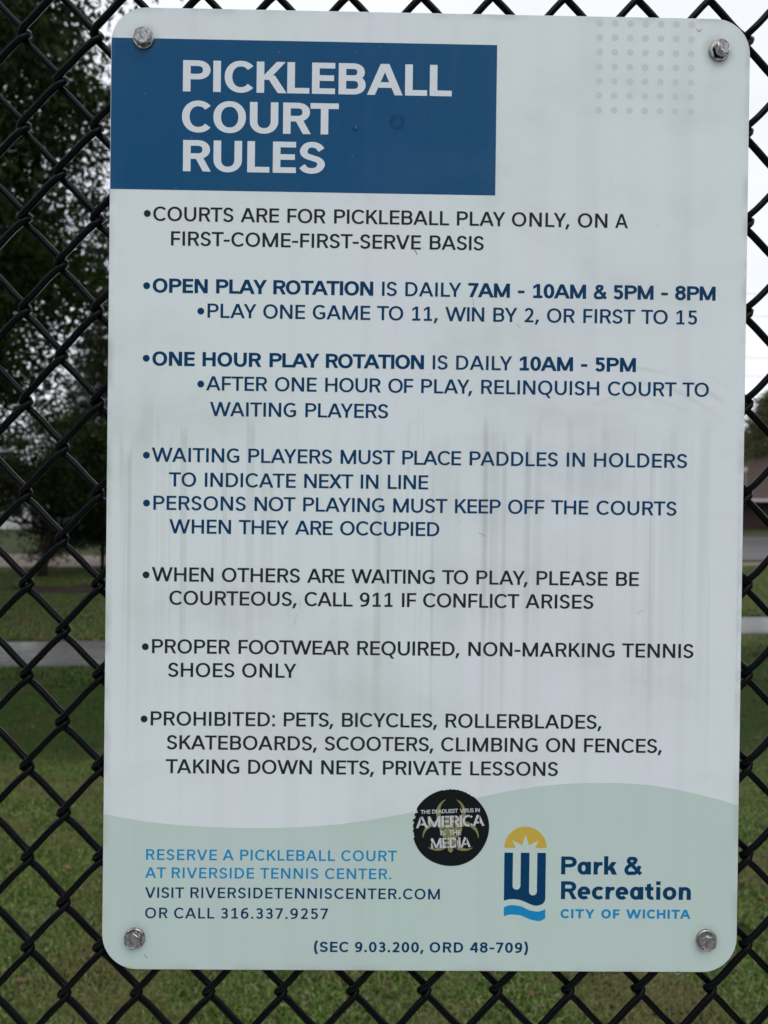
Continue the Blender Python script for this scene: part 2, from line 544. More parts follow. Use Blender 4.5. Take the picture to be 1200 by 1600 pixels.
def ribbon(name, mat, near, far, z0=-.02, z1=.03, joints=None):
    """a slab between two polylines (near edge, far edge) given as x,y points"""
    n = len(near); V = []
    for (a_, b_) in zip(near, far):
        V += [(a_[0], a_[1], z0), (a_[0], a_[1], z1), (b_[0], b_[1], z1), (b_[0], b_[1], z0)]
    F = []
    for i in range(n - 1):
        o = i * 4; q = o + 4
        F += [(o, q, q + 1, o + 1), (o + 1, q + 1, q + 2, o + 2), (o + 2, q + 2, q + 3, o + 3)]
    F += [(0, 1, 2, 3), ((n-1)*4+3, (n-1)*4+2, (n-1)*4+1, (n-1)*4)]
    bm = bmesh.new()
    vs = [bm.verts.new(v) for v in V]
    for f in F: bm.faces.new([vs[i] for i in f])
    o = link_mesh(name, bm_mesh(name, bm), None, mat)
    tag(o, kind='structure')
    return o

def walk_y(x):                   # middle line of the footpath that swings away to the right
    t = 1 / (1 + math.exp(-(x - .9) * .85))
    return 7.56 + 1.72 * t + .012 * (x + 4)
xs = [-26 + .65 * i for i in range(82)]
# footpath of separate poured slabs with open joints
foot = empty('footpath'); tag(foot, kind='structure')
for i in range(0, len(xs) - 2, 2):
    x0, x1, x2 = xs[i] + .006, xs[i + 1], xs[i + 2] - .006
    bm = bmesh.new()
    P = [(x, walk_y(x) - .63) for x in (x0, x1, x2)] + [(x, walk_y(x) + .63) for x in (x2, x1, x0)]
    lo = [bm.verts.new((x, y, -.02)) for x, y in P]; hi = [bm.verts.new((x, y, .025 + .003 * math.sin(i * 1.7))) for x, y in P]
    bm.faces.new(hi)
    for k in range(6): bm.faces.new((lo[k], lo[(k+1) % 6], hi[(k+1) % 6], hi[k]))
    link_mesh('slab', bm_mesh('slab', bm), foot, M_conc)

xs2 = [-60, -30, -12, -4, 0, 6, 14, 30, 60]
def tan_far(x): return 24.6 if x < -9 else (24.6 - 4.4 * min(1, (x + 9) / 8))
ribbon('kerb_path', M_path, [(x, 19.15) for x in xs2], [(x, tan_far(x)) for x in xs2], -.02, .04)
ribbon('road', M_asph, [(6, 21.7), (12, 21.9), (90, 23)], [(6, 39), (12, 39.0), (90, 41)], -.02, .012)
# dark mulch bed in the grass near the tree
def blob(name, mat, cx, cy, rx_, ry_, z, n=40):
    V = []
    for k in range(n):
        a_ = 2 * math.pi * k / n
        f = 1 + .10 * math.sin(3 * a_ + 1) + .07 * math.sin(7 * a_)
        V.append((cx + rx_ * f * math.cos(a_), cy + ry_ * f * math.sin(a_), z))
    V.append((cx, cy, z + .03))
    o = link_mesh(name, mesh_from(name, V, [(k, (k + 1) % n, n) for k in range(n)]), None, mat)
    tag(o, kind='structure'); return o
blob('mulch_bed', M_mulch, -4.9, 13.9, 2.5, .95, .008)
# unseen concrete apron on the photographer's side, added to bounce light onto the sign
apron = link_mesh('bounce_apron', mesh_from('bounce_apron', [(-8, -6, .012), (8, -6, .012), (8, .06, .012), (-8, .06, .012)], [(0, 1, 2, 3)]), None, noise_mat('pale_concrete', (.33, .33, .32), (.45, .445, .43), 3, .8, 8, .1, 60, .3))
tag(apron, kind='structure')

# ------------------------------------------------------------------ grass blades (one mass)
def blade_patch(name, n, size, hmin, hmax, w):
    px, py = rng.uniform(-size/2, size/2, (2, n))
    h = rng.uniform(hmin, hmax, n); th = rng.uniform(0, 2*np.pi, n); lean = rng.uniform(.3, 1.7, n)
    ww = rng.uniform(.6, 1.3, n) * w
    dx, dy = np.cos(th), np.sin(th)
    sx, sy = -dy * ww / 2, dx * ww / 2
    z0 = np.zeros(n)
    mx_, my_, mz = px + dx*h*lean*.35, py + dy*h*lean*.35, h*.62
    tx, ty, tz = px + dx*h*lean, py + dy*h*lean, h*(1.0 - .42*lean)
    V = np.stack([np.stack([px-sx, py-sy, z0], 1), np.stack([px+sx, py+sy, z0], 1),
                  np.stack([mx_+sx*.8, my_+sy*.8, mz], 1), np.stack([mx_-sx*.8, my_-sy*.8, mz], 1), np.stack([tx, ty, tz], 1)], 1).reshape(-1, 3)
    o = np.arange(n)[:, None] * 5
    quads = o + np.array([0, 1, 2, 3]); tris = o + np.array([3, 2, 4])
    me = bpy.data.meshes.new(name)
    me.vertices.add(len(V)); me.vertices.foreach_set('co', V.ravel())
    me.loops.add(n * 7); me.loops.foreach_set('vertex_index', np.concatenate([quads, tris], 1).ravel())
    me.polygons.add(2 * n)
    ls = (np.arange(n)[:, None] * 7 + np.array([0, 4])).ravel(); lt = np.tile([4, 3], n)
    me.polygons.foreach_set('loop_start', ls); me.polygons.foreach_set('loop_total', lt)
    me.update(calc_edges=True); me.validate()
    at = me.attributes.new('tint', 'FLOAT', 'POINT')
    at.data.foreach_set('value', np.repeat(rng.random(n), 5).astype(np.float32))
    return me

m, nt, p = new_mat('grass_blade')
at = node(nt, 'ShaderNodeAttribute'); at.attribute_name = 'tint'
geo = node(nt, 'ShaderNodeNewGeometry')
n1 = node(nt, 'ShaderNodeTexNoise', Scale=1.7, Detail=6); nt.links.new(geo.outputs['Position'], n1.inputs['Vector'])
rp = node(nt, 'ShaderNodeValToRGB')
rp.color_ramp.elements[0].position = 0; rp.color_ramp.elements[0].color = (.008, .024, .003, 1)
rp.color_ramp.elements[1].position = .85; rp.color_ramp.elements[1].color = (.21, .32, .072, 1)
e = rp.color_ramp.elements.new(.5); e.color = (.066, .122, .019, 1)
e = rp.color_ramp.elements.new(.93); e.color = (.36, .32, .18, 1)
nt.links.new(at.outputs['Fac'], rp.inputs[0])
r2 = node(nt, 'ShaderNodeValToRGB')
r2.color_ramp.elements[0].position = .47; r2.color_ramp.elements[0].color = (0, 0, 0, 1)
r2.color_ramp.elements[1].position = .62; r2.color_ramp.elements[1].color = (.72, .72, .72, 1)
nt.links.new(n1.outputs['Fac'], r2.inputs[0])
mixd = node(nt, 'ShaderNodeMixRGB'); mixd.inputs[2].default_value = (.175, .150, .065, 1)
nt.links.new(r2.outputs[0], mixd.inputs[0]); nt.links.new(rp.outputs[0], mixd.inputs[1])
# the strip of lawn along the footpath is a darker green than the dry turf by the fence
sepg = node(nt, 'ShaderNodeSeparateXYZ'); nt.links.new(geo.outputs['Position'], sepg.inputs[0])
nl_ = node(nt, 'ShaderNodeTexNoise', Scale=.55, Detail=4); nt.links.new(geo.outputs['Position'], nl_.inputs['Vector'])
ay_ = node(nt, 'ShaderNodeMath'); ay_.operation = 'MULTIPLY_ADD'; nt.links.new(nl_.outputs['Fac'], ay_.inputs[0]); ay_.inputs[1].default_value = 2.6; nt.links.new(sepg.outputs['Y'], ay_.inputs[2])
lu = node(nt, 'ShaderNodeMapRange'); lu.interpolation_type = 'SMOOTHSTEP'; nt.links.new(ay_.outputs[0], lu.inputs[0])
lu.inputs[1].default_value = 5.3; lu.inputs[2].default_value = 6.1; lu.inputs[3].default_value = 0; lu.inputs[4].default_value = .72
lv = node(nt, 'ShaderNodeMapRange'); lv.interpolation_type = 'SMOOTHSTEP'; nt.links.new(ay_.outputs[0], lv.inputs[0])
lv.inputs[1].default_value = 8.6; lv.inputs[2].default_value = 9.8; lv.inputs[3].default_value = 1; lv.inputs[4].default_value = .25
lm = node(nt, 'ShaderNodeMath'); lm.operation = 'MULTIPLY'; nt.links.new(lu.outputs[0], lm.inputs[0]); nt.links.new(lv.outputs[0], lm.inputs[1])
green_band = node(nt, 'ShaderNodeMixRGB'); green_band.inputs[2].default_value = (.020, .050, .009, 1)
nt.links.new(lm.outputs[0], green_band.inputs[0]); nt.links.new(mixd.outputs[0], green_band.inputs[1]); nt.links.new(green_band.outputs[0], p.inputs['Base Color'])
p.inputs['Roughness'].default_value = .6; p.inputs['Specular IOR Level'].default_value = .08
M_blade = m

def scatter(name, src_mesh, pts, label=None):
    """one object: the points of a mesh each carry one small patch of blades (geometry nodes)"""
    src = bpy.data.objects.new(name + '_source', src_mesh)
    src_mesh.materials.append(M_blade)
    me = bpy.data.meshes.new(name); me.from_pydata([tuple(q) for q in pts], [], [])
    o = link_mesh(name, me)
    ng = bpy.data.node_groups.new(name, 'GeometryNodeTree')
    ng.interface.new_socket('Geometry', in_out='INPUT', socket_type='NodeSocketGeometry')
    ng.interface.new_socket('Geometry', in_out='OUTPUT', socket_type='NodeSocketGeometry')
    gi = ng.nodes.new('NodeGroupInput'); go = ng.nodes.new('NodeGroupOutput')
    ip = ng.nodes.new('GeometryNodeInstanceOnPoints'); oi = ng.nodes.new('GeometryNodeObjectInfo')
    oi.inputs['Object'].default_value = src
    rv = ng.nodes.new('FunctionNodeRandomValue'); rv.data_type = 'FLOAT_VECTOR'
    rv.inputs[0].default_value = (0, 0, 0); rv.inputs[1].default_value = (0, 0, 6.28)
    ng.links.new(gi.outputs[0], ip.inputs['Points']); ng.links.new(oi.outputs['Geometry'], ip.inputs['Instance'])
    ng.links.new(rv.outputs[0], ip.inputs['Rotation']); ng.links.new(ip.outputs[0], go.inputs[0])
    md = o.modifiers.new('scatter', 'NODES'); md.node_group = ng
    tag(o, kind='stuff')
    return o

near_patch = blade_patch('turf_patch', 5200, .46, .010, .032, .0026)
far_patch = blade_patch('turf_patch_far', 900, .60, .025, .065, .009)
pts = []
y = .35
while y < 6.6:
    half = .62 * (y + .5) + 1.1
    x = -half
    while x < half:
        pts.append((x + random.uniform(-.08, .08), y + random.uniform(-.08, .08), 0)); x += .34
    y += .34
pts = [q for q in pts if abs(q[1] - walk_y(q[0])) > .92]
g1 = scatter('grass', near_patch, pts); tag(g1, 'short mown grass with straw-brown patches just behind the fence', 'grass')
pts = []
y = 6.4
while y < 18.9:
    half = .62 * (y + .5) + 1.2
    x = -half
    while x < half:
        pts.append((x + random.uniform(-.1, .1), y + random.uniform(-.1, .1), 0)); x += .46
    y += .46
pts = [q for q in pts if abs(q[1] - walk_y(q[0])) > 1.0 and not (((q[0] + 4.9) / 2.4) ** 2 + ((q[1] - 13.9) / .95) ** 2 < 1)]
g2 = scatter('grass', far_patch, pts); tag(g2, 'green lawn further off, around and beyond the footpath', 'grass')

# a few brown leaves lying in the grass
M_dead = noise_mat('dead_leaf', (.10, .045, .025), (.20, .11, .06), 30, .8)
V, F = [], []
for k in range(420):
    y_ = random.uniform(.5, 6.4); x_ = random.uniform(-1, 1) * (.62 * (y_ + .5) + 1); a_ = random.uniform(0, 6.28); s = random.uniform(.006, .017)
    z_ = random.uniform(.014, .026); o = len(V)
    for r_, t in ((1.5, 0), (.7, 1.5), (1.2, 3.1), (.6, 4.7)):
        V.append((x_ + s * r_ * math.cos(a_ + t), y_ + s * r_ * math.sin(a_ + t), z_ + random.uniform(-.004, .007)))
    F.append((o, o + 1, o + 2, o + 3))
tag(link_mesh('fallen_leaves', mesh_from('fallen_leaves', V, F), None, M_dead), 'small brown fallen leaves scattered in the grass', 'leaves', kind='stuff')

# ------------------------------------------------------------------ trees
def leaf_mesh(name, C, L, Wd, droop=.0):
    n = len(C)
    d_ = rng.normal(size=(n, 3)); d_[:, 2] -= droop; d_ /= np.linalg.norm(d_, axis=1)[:, None]
    s_ = np.cross(d_, rng.normal(size=(n, 3))); s_ /= np.linalg.norm(s_, axis=1)[:, None]
    k = rng.uniform(.6, 1.35, n)[:, None]
    nn = np.cross(d_, s_)
    A = C - d_ * L * k / 2; Bq = C + s_ * Wd * k / 2 + nn * Wd * k * .25; Cq = C + d_ * L * k / 2; Dq = C - s_ * Wd * k / 2 + nn * Wd * k * .25
    V = np.stack([A, Bq, Cq, Dq], 1).reshape(-1, 3)
    me = bpy.data.meshes.new(name)
    me.vertices.add(4 * n); me.vertices.foreach_set('co', V.ravel())
    me.loops.add(4 * n); me.loops.foreach_set('vertex_index', np.arange(4 * n))
    me.polygons.add(n); me.polygons.foreach_set('loop_start', np.arange(n) * 4); me.polygons.foreach_set('loop_total', np.full(n, 4))
    me.update(calc_edges=True)
    at_ = me.attributes.new('tint', 'FLOAT', 'POINT'); at_.data.foreach_set('value', np.repeat(rng.random(n), 4).astype(np.float32))
    return me

def leaf_mat(name, c1, c2, trans=.25):
    m, nt, p = new_mat(name)
    at = node(nt, 'ShaderNodeAttribute'); at.attribute_name = 'tint'
    rp = node(nt, 'ShaderNodeValToRGB')
    rp.color_ramp.elements[0].color = (*c1, 1); rp.color_ramp.elements[1].color = (*c2, 1)
    nt.links.new(at.outputs['Fac'], rp.inputs[0]); nt.links.new(rp.outputs[0], p.inputs['Base Color'])
    p.inputs['Roughness'].default_value = .5; p.inputs['Specular IOR Level'].default_value = .10
    tr = node(nt, 'ShaderNodeBsdfTranslucent'); nt.links.new(rp.outputs[0], tr.inputs['Color'])
    mxs = node(nt, 'ShaderNodeMixShader'); mxs.inputs[0].default_value = trans
    nt.links.new(p.outputs[0], mxs.inputs[1]); nt.links.new(tr.outputs[0], mxs.inputs[2])
    nt.links.new(mxs.outputs[0], nt.nodes['Material Output'].inputs['Surface'])
    return m
M_leaf = leaf_mat('broad_leaf', (.010, .019, .005), (.040, .062, .014), .3)
M_needle = leaf_mat('spruce_needle', (.010, .016, .010), (.024, .036, .022), .1)
M_olive = leaf_mat('olive_needle', (.055, .066, .026), (.125, .135, .060), .2)
M_bark = noise_mat('bark', (.022, .018, .014), (.060, .050, .040), 6, .95, 8, .8, 30, .1, stretch=(4, 4, .6))

def limb(p0, p1, r0, r1, wob=.12, n=7):
    p0, p1 = np.array(p0, float), np.array(p1, float)
    L = np.linalg.norm(p1 - p0); off = rng.normal(size=3) * L * wob
    return [tuple(p0 + (p1 - p0) * t + off * math.sin(math.pi * t) + np.array((0, 0, -L * .05 * math.sin(math.pi * t)))) for t in np.linspace(0, 1, n)], list(np.linspace(r0, r1, n))

def broad_tree(label, base, height, trunk_r, ell, n_clump, per, leaf, group=None, mat=None, clump_r=.42, tlean=(0, 0), low=.35, weight=None):
    """ell = (cx,cy,cz, rx,ry,rz) of the crown"""
    root = empty('tree', base); tag(root, label, 'tree', group)
    b = np.array(base, float)
    cx, cy, cz, ax, ay, az = ell
    V, F = [], []
    def addt(P, Rr, s=7):
        v, f = tube_arrays([np.array(q) - b for q in P], Rr, s); o = len(V)
        V.extend(v); F.extend([tuple(i + o for i in q) for q in f])
    top = (cx + tlean[0], cy + tlean[1], cz + az * .55)
    P, Rr = limb(base, top, trunk_r, trunk_r * .25, .03, 12)
    Rr[0] = trunk_r * 1.35
    addt(P, Rr, 10)
    # clump centres
    cs = []
    while len(cs) < n_clump:
        q = rng.uniform(-1, 1, 3); r_ = np.linalg.norm(q)
        if r_ > 1 or r_ < .25: continue
        if rng.random() > .25 + .75 * r_: continue
        c = np.array((cx + q[0]*ax, cy + q[1]*ay, cz + q[2]*az))
        if weight is not None and rng.random() > weight(c): continue
        cs.append(c)
    cs = np.array(cs)
    # limbs to a share of clumps
    limbs = []
    for k in range(13):
        c = cs[rng.integers(len(cs))]; t = rng.uniform(low, .95)
        i = int(t * (len(P) - 1)); limbs.append(limb(P[i], c, Rr[i] * .5, .018, .10))
        addt(*limbs[-1], 6)
    for c in cs[::2]:
        l = limbs[rng.integers(len(limbs))][0]
        j = min(range(2, len(l)), key=lambda q: np.linalg.norm(np.array(l[q]) - c))
        if np.linalg.norm(np.array(l[j]) - c) < max(ax, az) * .8:
            addt(*limb(l[j], c, .022, .006, .12, 5), 4)
    tr = link_mesh('trunk', mesh_from('trunk', V, F, True), root, M_bark)
    # leaves: flattened drooping sprays round each clump centre
    cid = np.repeat(np.arange(len(cs)), per)
    sc = rng.uniform(.6, 1.5, len(cs))[cid][:, None]
    o = rng.normal(size=(len(cid), 3)) * np.array((1, 1, .62)) * clump_r * sc
    C = cs[cid] + o
    C[:, 2] -= .25 * (o[:, 0] ** 2 + o[:, 1] ** 2) / clump_r * .5
    cr_ = link_mesh('crown', leaf_mesh('crown', C - b, leaf[0], leaf[1], .35), root, mat or M_leaf)
    tag(cr_, kind='stuff')
    return root

def spruce(label, base, height, rad, n_whorl, mat, per=520, group=None, bottom=.6, nl=.10):
    root = empty('spruce_tree', base); tag(root, label, 'conifer', group)
    V, F = tube_arrays([(0, 0, 0), (0.02, 0, height * .5), (0, 0, height)], [.055, .04, .01], 8)
    V, F = list(V), list(F)
    Cs = []
    for w in range(n_whorl):
        t = w / (n_whorl - 1); z = bottom + (height - bottom - .1) * t
        Lr = rad * (1 - t) ** .85 + .10
        nb = 7 if t < .8 else 5
        for k in range(nb):
            a_ = 2 * math.pi * (k / nb) + w * 1.1 + rng.uniform(-.2, .2); l = Lr * rng.uniform(.75, 1.12)
            P = [(math.cos(a_) * l * s, math.sin(a_) * l * s, z + .12 * l * math.sin(s * 2.2) - .34 * l * s * s) for s in np.linspace(0, 1, 6)]
            v, f = tube_arrays(P, list(np.linspace(.018, .004, 6)), 4); o = len(V)
            V += v; F += [tuple(i + o for i in q) for q in f]
            m_ = int(per * l / rad)
            s = rng.random(m_) ** .7
            idx = s * 5; i0 = np.minimum(idx.astype(int), 4); fr = (idx - i0)[:, None]
            PP = np.array(P); c = PP[i0] * (1 - fr) + PP[i0 + 1] * fr
            wdt = (.20 * l * (1 - .55 * s) + .05)[:, None]
            Cs.append(c + rng.normal(size=(m_, 3)) * wdt * np.array((1, 1, .35)) - np.array((0, 0, .05)))
    link_mesh('trunk', mesh_from('trunk', V, F, True), root, M_bark)
    cr_ = link_mesh('crown', leaf_mesh('crown', np.concatenate(Cs), nl, nl * .28, .5), root, mat)
    tag(cr_, kind='stuff')
    return root

# big shade tree whose crown fills the upper left; trunk just outside the frame
broad_tree('large dark leafy tree whose crown fills the upper left corner', (-7.6, 10.2, 0), 10, .24, (-7.2, 8.6, 6.6, 4.3, 4.6, 4.1), 1000, 330, (.12, .046),
           clump_r=.36, weight=lambda c: (lambda s: 0.0 if c[0] > s * c[1] - .45 else (1.0 if c[0] < (s - .12) * c[1] - .8 else .48))(-.31 - .028 * max(0, c[2] - 5.2)))
# smaller tree standing on the lawn, trunk in view
broad_tree('smaller leafy tree with a bare dark trunk on the lawn left of the sign', (-7.75, 16.6, 0), 6, .10, (-7.6, 16.8, 2.45, 1.9, 1.5, 1.35), 85, 230, (.10, .045), clump_r=.27,
           weight=lambda c: 0.0 if (c[2] < 2.0 and -8.6 < c[0] < -7.0) else 1.0)
spruce('dark drooping spruce beside the leafy tree, close to the left edge of the sign', (-6.95, 18.2, 0), 7.4, 1.75, 22, M_needle, per=760, bottom=.85)
spruce('tall dark spruce standing alone beyond the left frame edge', (-14.6, 22.5, 0), 8.6, 2.5, 18, M_needle, per=520, bottom=.9, nl=.13)
spruce('olive green conifer in front of the brown brick building at right', (17.25, 30.0, 0), 7.6, 2.3, 19, M_olive, per=620, bottom=4.3, nl=.16)
# ------------------------------------------------------------------ buildings, car, power line
M_brick = noise_mat('brown_brick', (.105, .078, .072), (.150, .115, .105), 14, .9, 6, .2, 60, .15, stretch=(1, 1, 3))
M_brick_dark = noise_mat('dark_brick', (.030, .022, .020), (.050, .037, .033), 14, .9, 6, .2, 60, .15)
M_trim = noise_mat('pale_trim', (.36, .34, .32), (.48, .46, .44), 4, .8)
M_roof = noise_mat('shingle', (.05, .035, .03), (.09, .065, .055), 8, .9, 6, .3, 40)
M_redroof = noise_mat('red_shingle', (.10, .045, .032), (.15, .070, .052), 5, .9)
M_siding = noise_mat('white_siding', (.42, .43, .42), (.58, .58, .57), 3, .7)
m, nt, p = new_mat('window_glass'); p.inputs['Base Color'].default_value = (.02, .024, .028, 1); p.inputs['Roughness'].default_value = .08; M_glass = m

def brick_building(x0, x1, y0, y1, h, label):
    root = empty('brick_building', ((x0 + x1) / 2, y0, 0)); tag(root, label, 'building')
    ox, oy = (x0 + x1) / 2, y0
    W_, D_ = (x1 - x0) / 2, y1 - y0
    bm = bmesh.new(); box(bm, -W_, W_, 0, D_, 0, h); link_mesh('wall', bm_mesh('wall', bm), root, M_brick)
    bm = bmesh.new(); box(bm, -W_ - .01, W_ + .01, -.9, -.002, 1.98, 2.22); link_mesh('porch_beam', bm_mesh('porch_beam', bm), root, M_trim)
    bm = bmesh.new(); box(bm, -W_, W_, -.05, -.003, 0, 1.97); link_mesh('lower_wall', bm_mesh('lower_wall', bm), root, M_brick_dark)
    k = -W_ + .8
    while k < W_ - 1.0:
        bm = bmesh.new(); box(bm, k, k + .22, -.88, -.66, 0, 1.98); link_mesh('porch_post', bm_mesh('porch_post', bm), root, M_brick_dark)
        k += 4.1
    k = -W_ + 1.1
    while k < W_ - 2:
        bm = bmesh.new(); box(bm, k, k + 1.5, -.04, -.004, 3.0, 4.15)
        wdw = link_mesh('window', bm_mesh('window', bm), root, M_trim)
        bm = bmesh.new(); box(bm, k + .07, k + .72, -.055, -.041, 3.07, 4.08); box(bm, k + .78, k + 1.43, -.055, -.041, 3.07, 4.08)
        link_mesh('pane', bm_mesh('pane', bm), wdw, M_glass)
        bm = bmesh.new(); box(bm, k - .1, k + 1.6, -.09, -.005, 4.17, 4.47); link_mesh('lintel', bm_mesh('lintel', bm), root, M_trim)
        bm = bmesh.new(); box(bm, k - .1, k + 1.6, -.12, -.006, 2.84, 2.98); link_mesh('sill', bm_mesh('sill', bm), root, M_trim)
        bm = bmesh.new(); box(bm, k + .1, k + 1.3, -.09, -.052, .8, 1.85); w2 = link_mesh('window', bm_mesh('window', bm), root, M_glass)
        k += 3.4
    bm = bmesh.new()
    v = [bm.verts.new(q) for q in ((-W_-.5, -.6, h), (W_+.5, -.6, h), (W_+.5, D_+.6, h), (-W_-.5, D_+.6, h), (-W_+2, D_/2, h+1.6), (W_-2, D_/2, h+1.6))]
    for f in ((0, 1, 5, 4), (1, 2, 5), (2, 3, 4, 5), (3, 0, 4), (3, 2, 1, 0)): bm.faces.new([v[i] for i in f])
    link_mesh('roof', bm_mesh('roof', bm), root, M_roof)
brick_building(23.9, 50, 52, 64, 5.6, 'two-storey brown brick building with pale lintels across the road at right')

def small_house(x, y, w, dpt, h, rh, label, rmat):
    root = empty('house', (x, y, 0)); tag(root, label, 'house')
    bm = bmesh.new(); box(bm, -w/2, w/2, 0, dpt, 0, h); link_mesh('wall', bm_mesh('wall', bm), root, M_siding)
    bm = bmesh.new()
    v = [bm.verts.new(q) for q in ((-w/2-.4, -.5, h), (w/2+.4, -.5, h), (w/2+.4, dpt+.5, h), (-w/2-.4, dpt+.5, h), (-w/2-.4, dpt/2, h+rh), (w/2+.4, dpt/2, h+rh))]
    for f in ((0, 1, 5, 4), (1, 2, 5), (2, 3, 4, 5), (3, 0, 4), (3, 2, 1, 0)): bm.faces.new([v[i] for i in f])
    link_mesh('roof', bm_mesh('roof', bm), root, rmat)
    for k in (-w*.3, w*.0, w*.3):
        bm = bmesh.new(); box(bm, k - .5, k + .5, -.05, -.004, 1.0, 2.1); wd = link_mesh('window', bm_mesh('window', bm), root, M_trim)
        bm = bmesh.new(); box(bm, k - .42, k + .42, -.06, -.051, 1.08, 2.02); link_mesh('pane', bm_mesh('pane', bm), wd, M_glass)
    bm = bmesh.new(); box(bm, w*.15 - .45, w*.15 + .45, -.05, -.004, 0, 2.05); link_mesh('door', bm_mesh('door', bm), root, M_roof)
small_house(-27.5, 56, 11, 8, 2.6, 2.2, 'low white-sided house with a reddish roof far behind the left trees', M_redroof)

# dark blue car facing the camera, seen between the left trees
def car(loc, rot):
    root = empty('parked_car', loc, (0, 0, rot)); tag(root, 'dark blue car parked far off between the left tree trunks', 'car')
    m, nt, p = new_mat('blue_car_paint'); p.inputs['Base Color'].default_value = (.016, .03, .08, 1); p.inputs['Metallic'].default_value = .4; p.inputs['Roughness'].default_value = .25
    prof = [(-2.2, .35), (-2.25, .75), (-2.1, .95), (-1.3, 1.02), (-.75, 1.42), (.55, 1.46), (1.35, 1.02), (2.1, .90), (2.25, .62), (2.2, .35)]
    bm = bmesh.new(); rows = []
    for yy, k in ((-.86, .97), (-.80, 1.0), (.80, 1.0), (.86, .97)):
        rows.append([bm.verts.new((x_, yy * (.86 if z_ > 1.1 else 1), .35 + (z_ - .35) * k)) for x_, z_ in prof])
    n = len(prof)
    for r_ in range(3):
        for i in range(n):
            bm.faces.new((rows[r_][i], rows[r_][(i+1) % n], rows[r_+1][(i+1) % n], rows[r_+1][i]))
    bm.faces.new(rows[0]); bm.faces.new(rows[3][::-1])
    link_mesh('body', bm_mesh('body', bm), root, m)
    for q in (((.60, 1.43), (1.28, 1.06)), ((-1.22, 1.06), (-.78, 1.40))):
        bm = bmesh.new(); (xa, za), (xb, zb) = q
        v = [bm.verts.new(c) for c in ((xa, -.62, za + .02), (xa, .62, za + .02), (xb, .70, zb + .02), (xb, -.70, zb + .02))]
        bm.faces.new(v); v2 = [bm.verts.new((u.co.x, u.co.y, u.co.z - .03)) for u in v]; bm.faces.new(v2[::-1])
        for i in range(4): bm.faces.new((v[i], v2[i], v2[(i+1) % 4], v[(i+1) % 4]))
        link_mesh('windscreen', bm_mesh('windscreen', bm), root, M_glass)
    mt, nt, p = new_mat('tyre'); p.inputs['Base Color'].default_value = (.02, .02, .02, 1)
    for x_ in (-1.35, 1.4):
        for s in (-1, 1):
            V, F = tube_arrays([(x_, s * .66, .33), (x_, s * .88, .33)], [.33, .33], 20)
            w_ = link_mesh('wheel', mesh_from('wheel', V, F), root, mt)
            V, F = tube_arrays([(x_, s * .875, .33), (x_, s * .895, .33)], [.20, .20], 16)
            link_mesh('rim', mesh_from('rim', V, F), w_, M_trim)
    mh, nt, p = new_mat('lamp_lens'); p.inputs['Base Color'].default_value = (.8, .8, .8, 1); p.inputs['Roughness'].default_value = .05
    for s in (-1, 1):
        bm = bmesh.new(); box(bm, 2.17, 2.27, s * .62 - .18, s * .62 + .18, .62, .80); link_mesh('headlight', bm_mesh('headlight', bm), root, mh)
car((-19.6, 44.5, .0), R(-62))

# power line crossing at right
M_wire = noise_mat('cable', (.25, .26, .28), (.3, .3, .32), 5, .6)
M_pole = noise_mat('weathered_wood', (.07, .055, .045), (.13, .105, .085), 4, .9, stretch=(4, 4, .5))
root = empty('power_line', (12, 58, 0)); tag(root, 'thin overhead power cables crossing the sky at the right edge', 'power line')
for px in (0, 52):
    V, F = tube_arrays([(px, 0, 0), (px, 0, 20.5)], [.20, .13], 10)
    pole = link_mesh('pole', mesh_from('pole', V, F), root, M_pole)
    bm = bmesh.new(); box(bm, px - .06, px + .06, -1.1, 1.1, 19.4, 19.55); link_mesh('cross_arm', bm_mesh('cross_arm', bm), pole, M_pole)
for yy, z in ((-1.0, 19.6), (1.0, 18.4), (0, 14.8), (.3, 13.4)):
    for xa, xb in ((0, 52), (-60, 0)):
        P = [(xa + (xb - xa) * t, yy, z - 1.4 * 4 * t * (1 - t)) for t in np.linspace(0, 1, 14)]
        V, F = tube_arrays(P, .015, 5)
        link_mesh('cable', mesh_from('cable', V, F), root, M_wire)

# far belt of trees closing the view
fc = []
for k in range(620):
    a_ = R(random.uniform(-180, 180)); behind = abs(a_) > R(75); dd = random.uniform(45, 60) if behind else random.uniform(95, 135)  # nearer, taller belt behind the camera: unseen, added to darken reflections
    fc.append((dd * math.sin(a_), dd * math.cos(a_), random.uniform(1.5, 11.0 if behind else 6.0)))
fc = np.array(fc); cid = np.repeat(np.arange(len(fc)), 110)
Cc = fc[cid] + rng.normal(size=(len(cid), 3)) * np.array((2.2, 2.2, 1.6)); Cc[:, 2] = np.abs(Cc[:, 2]) + .1
fw = link_mesh('distant_trees', leaf_mesh('distant_trees', Cc, .9, .6), None, M_leaf); tag(fw, 'far-off belt of trees closing the horizon, with an added unseen stretch behind', 'trees', kind='stuff')

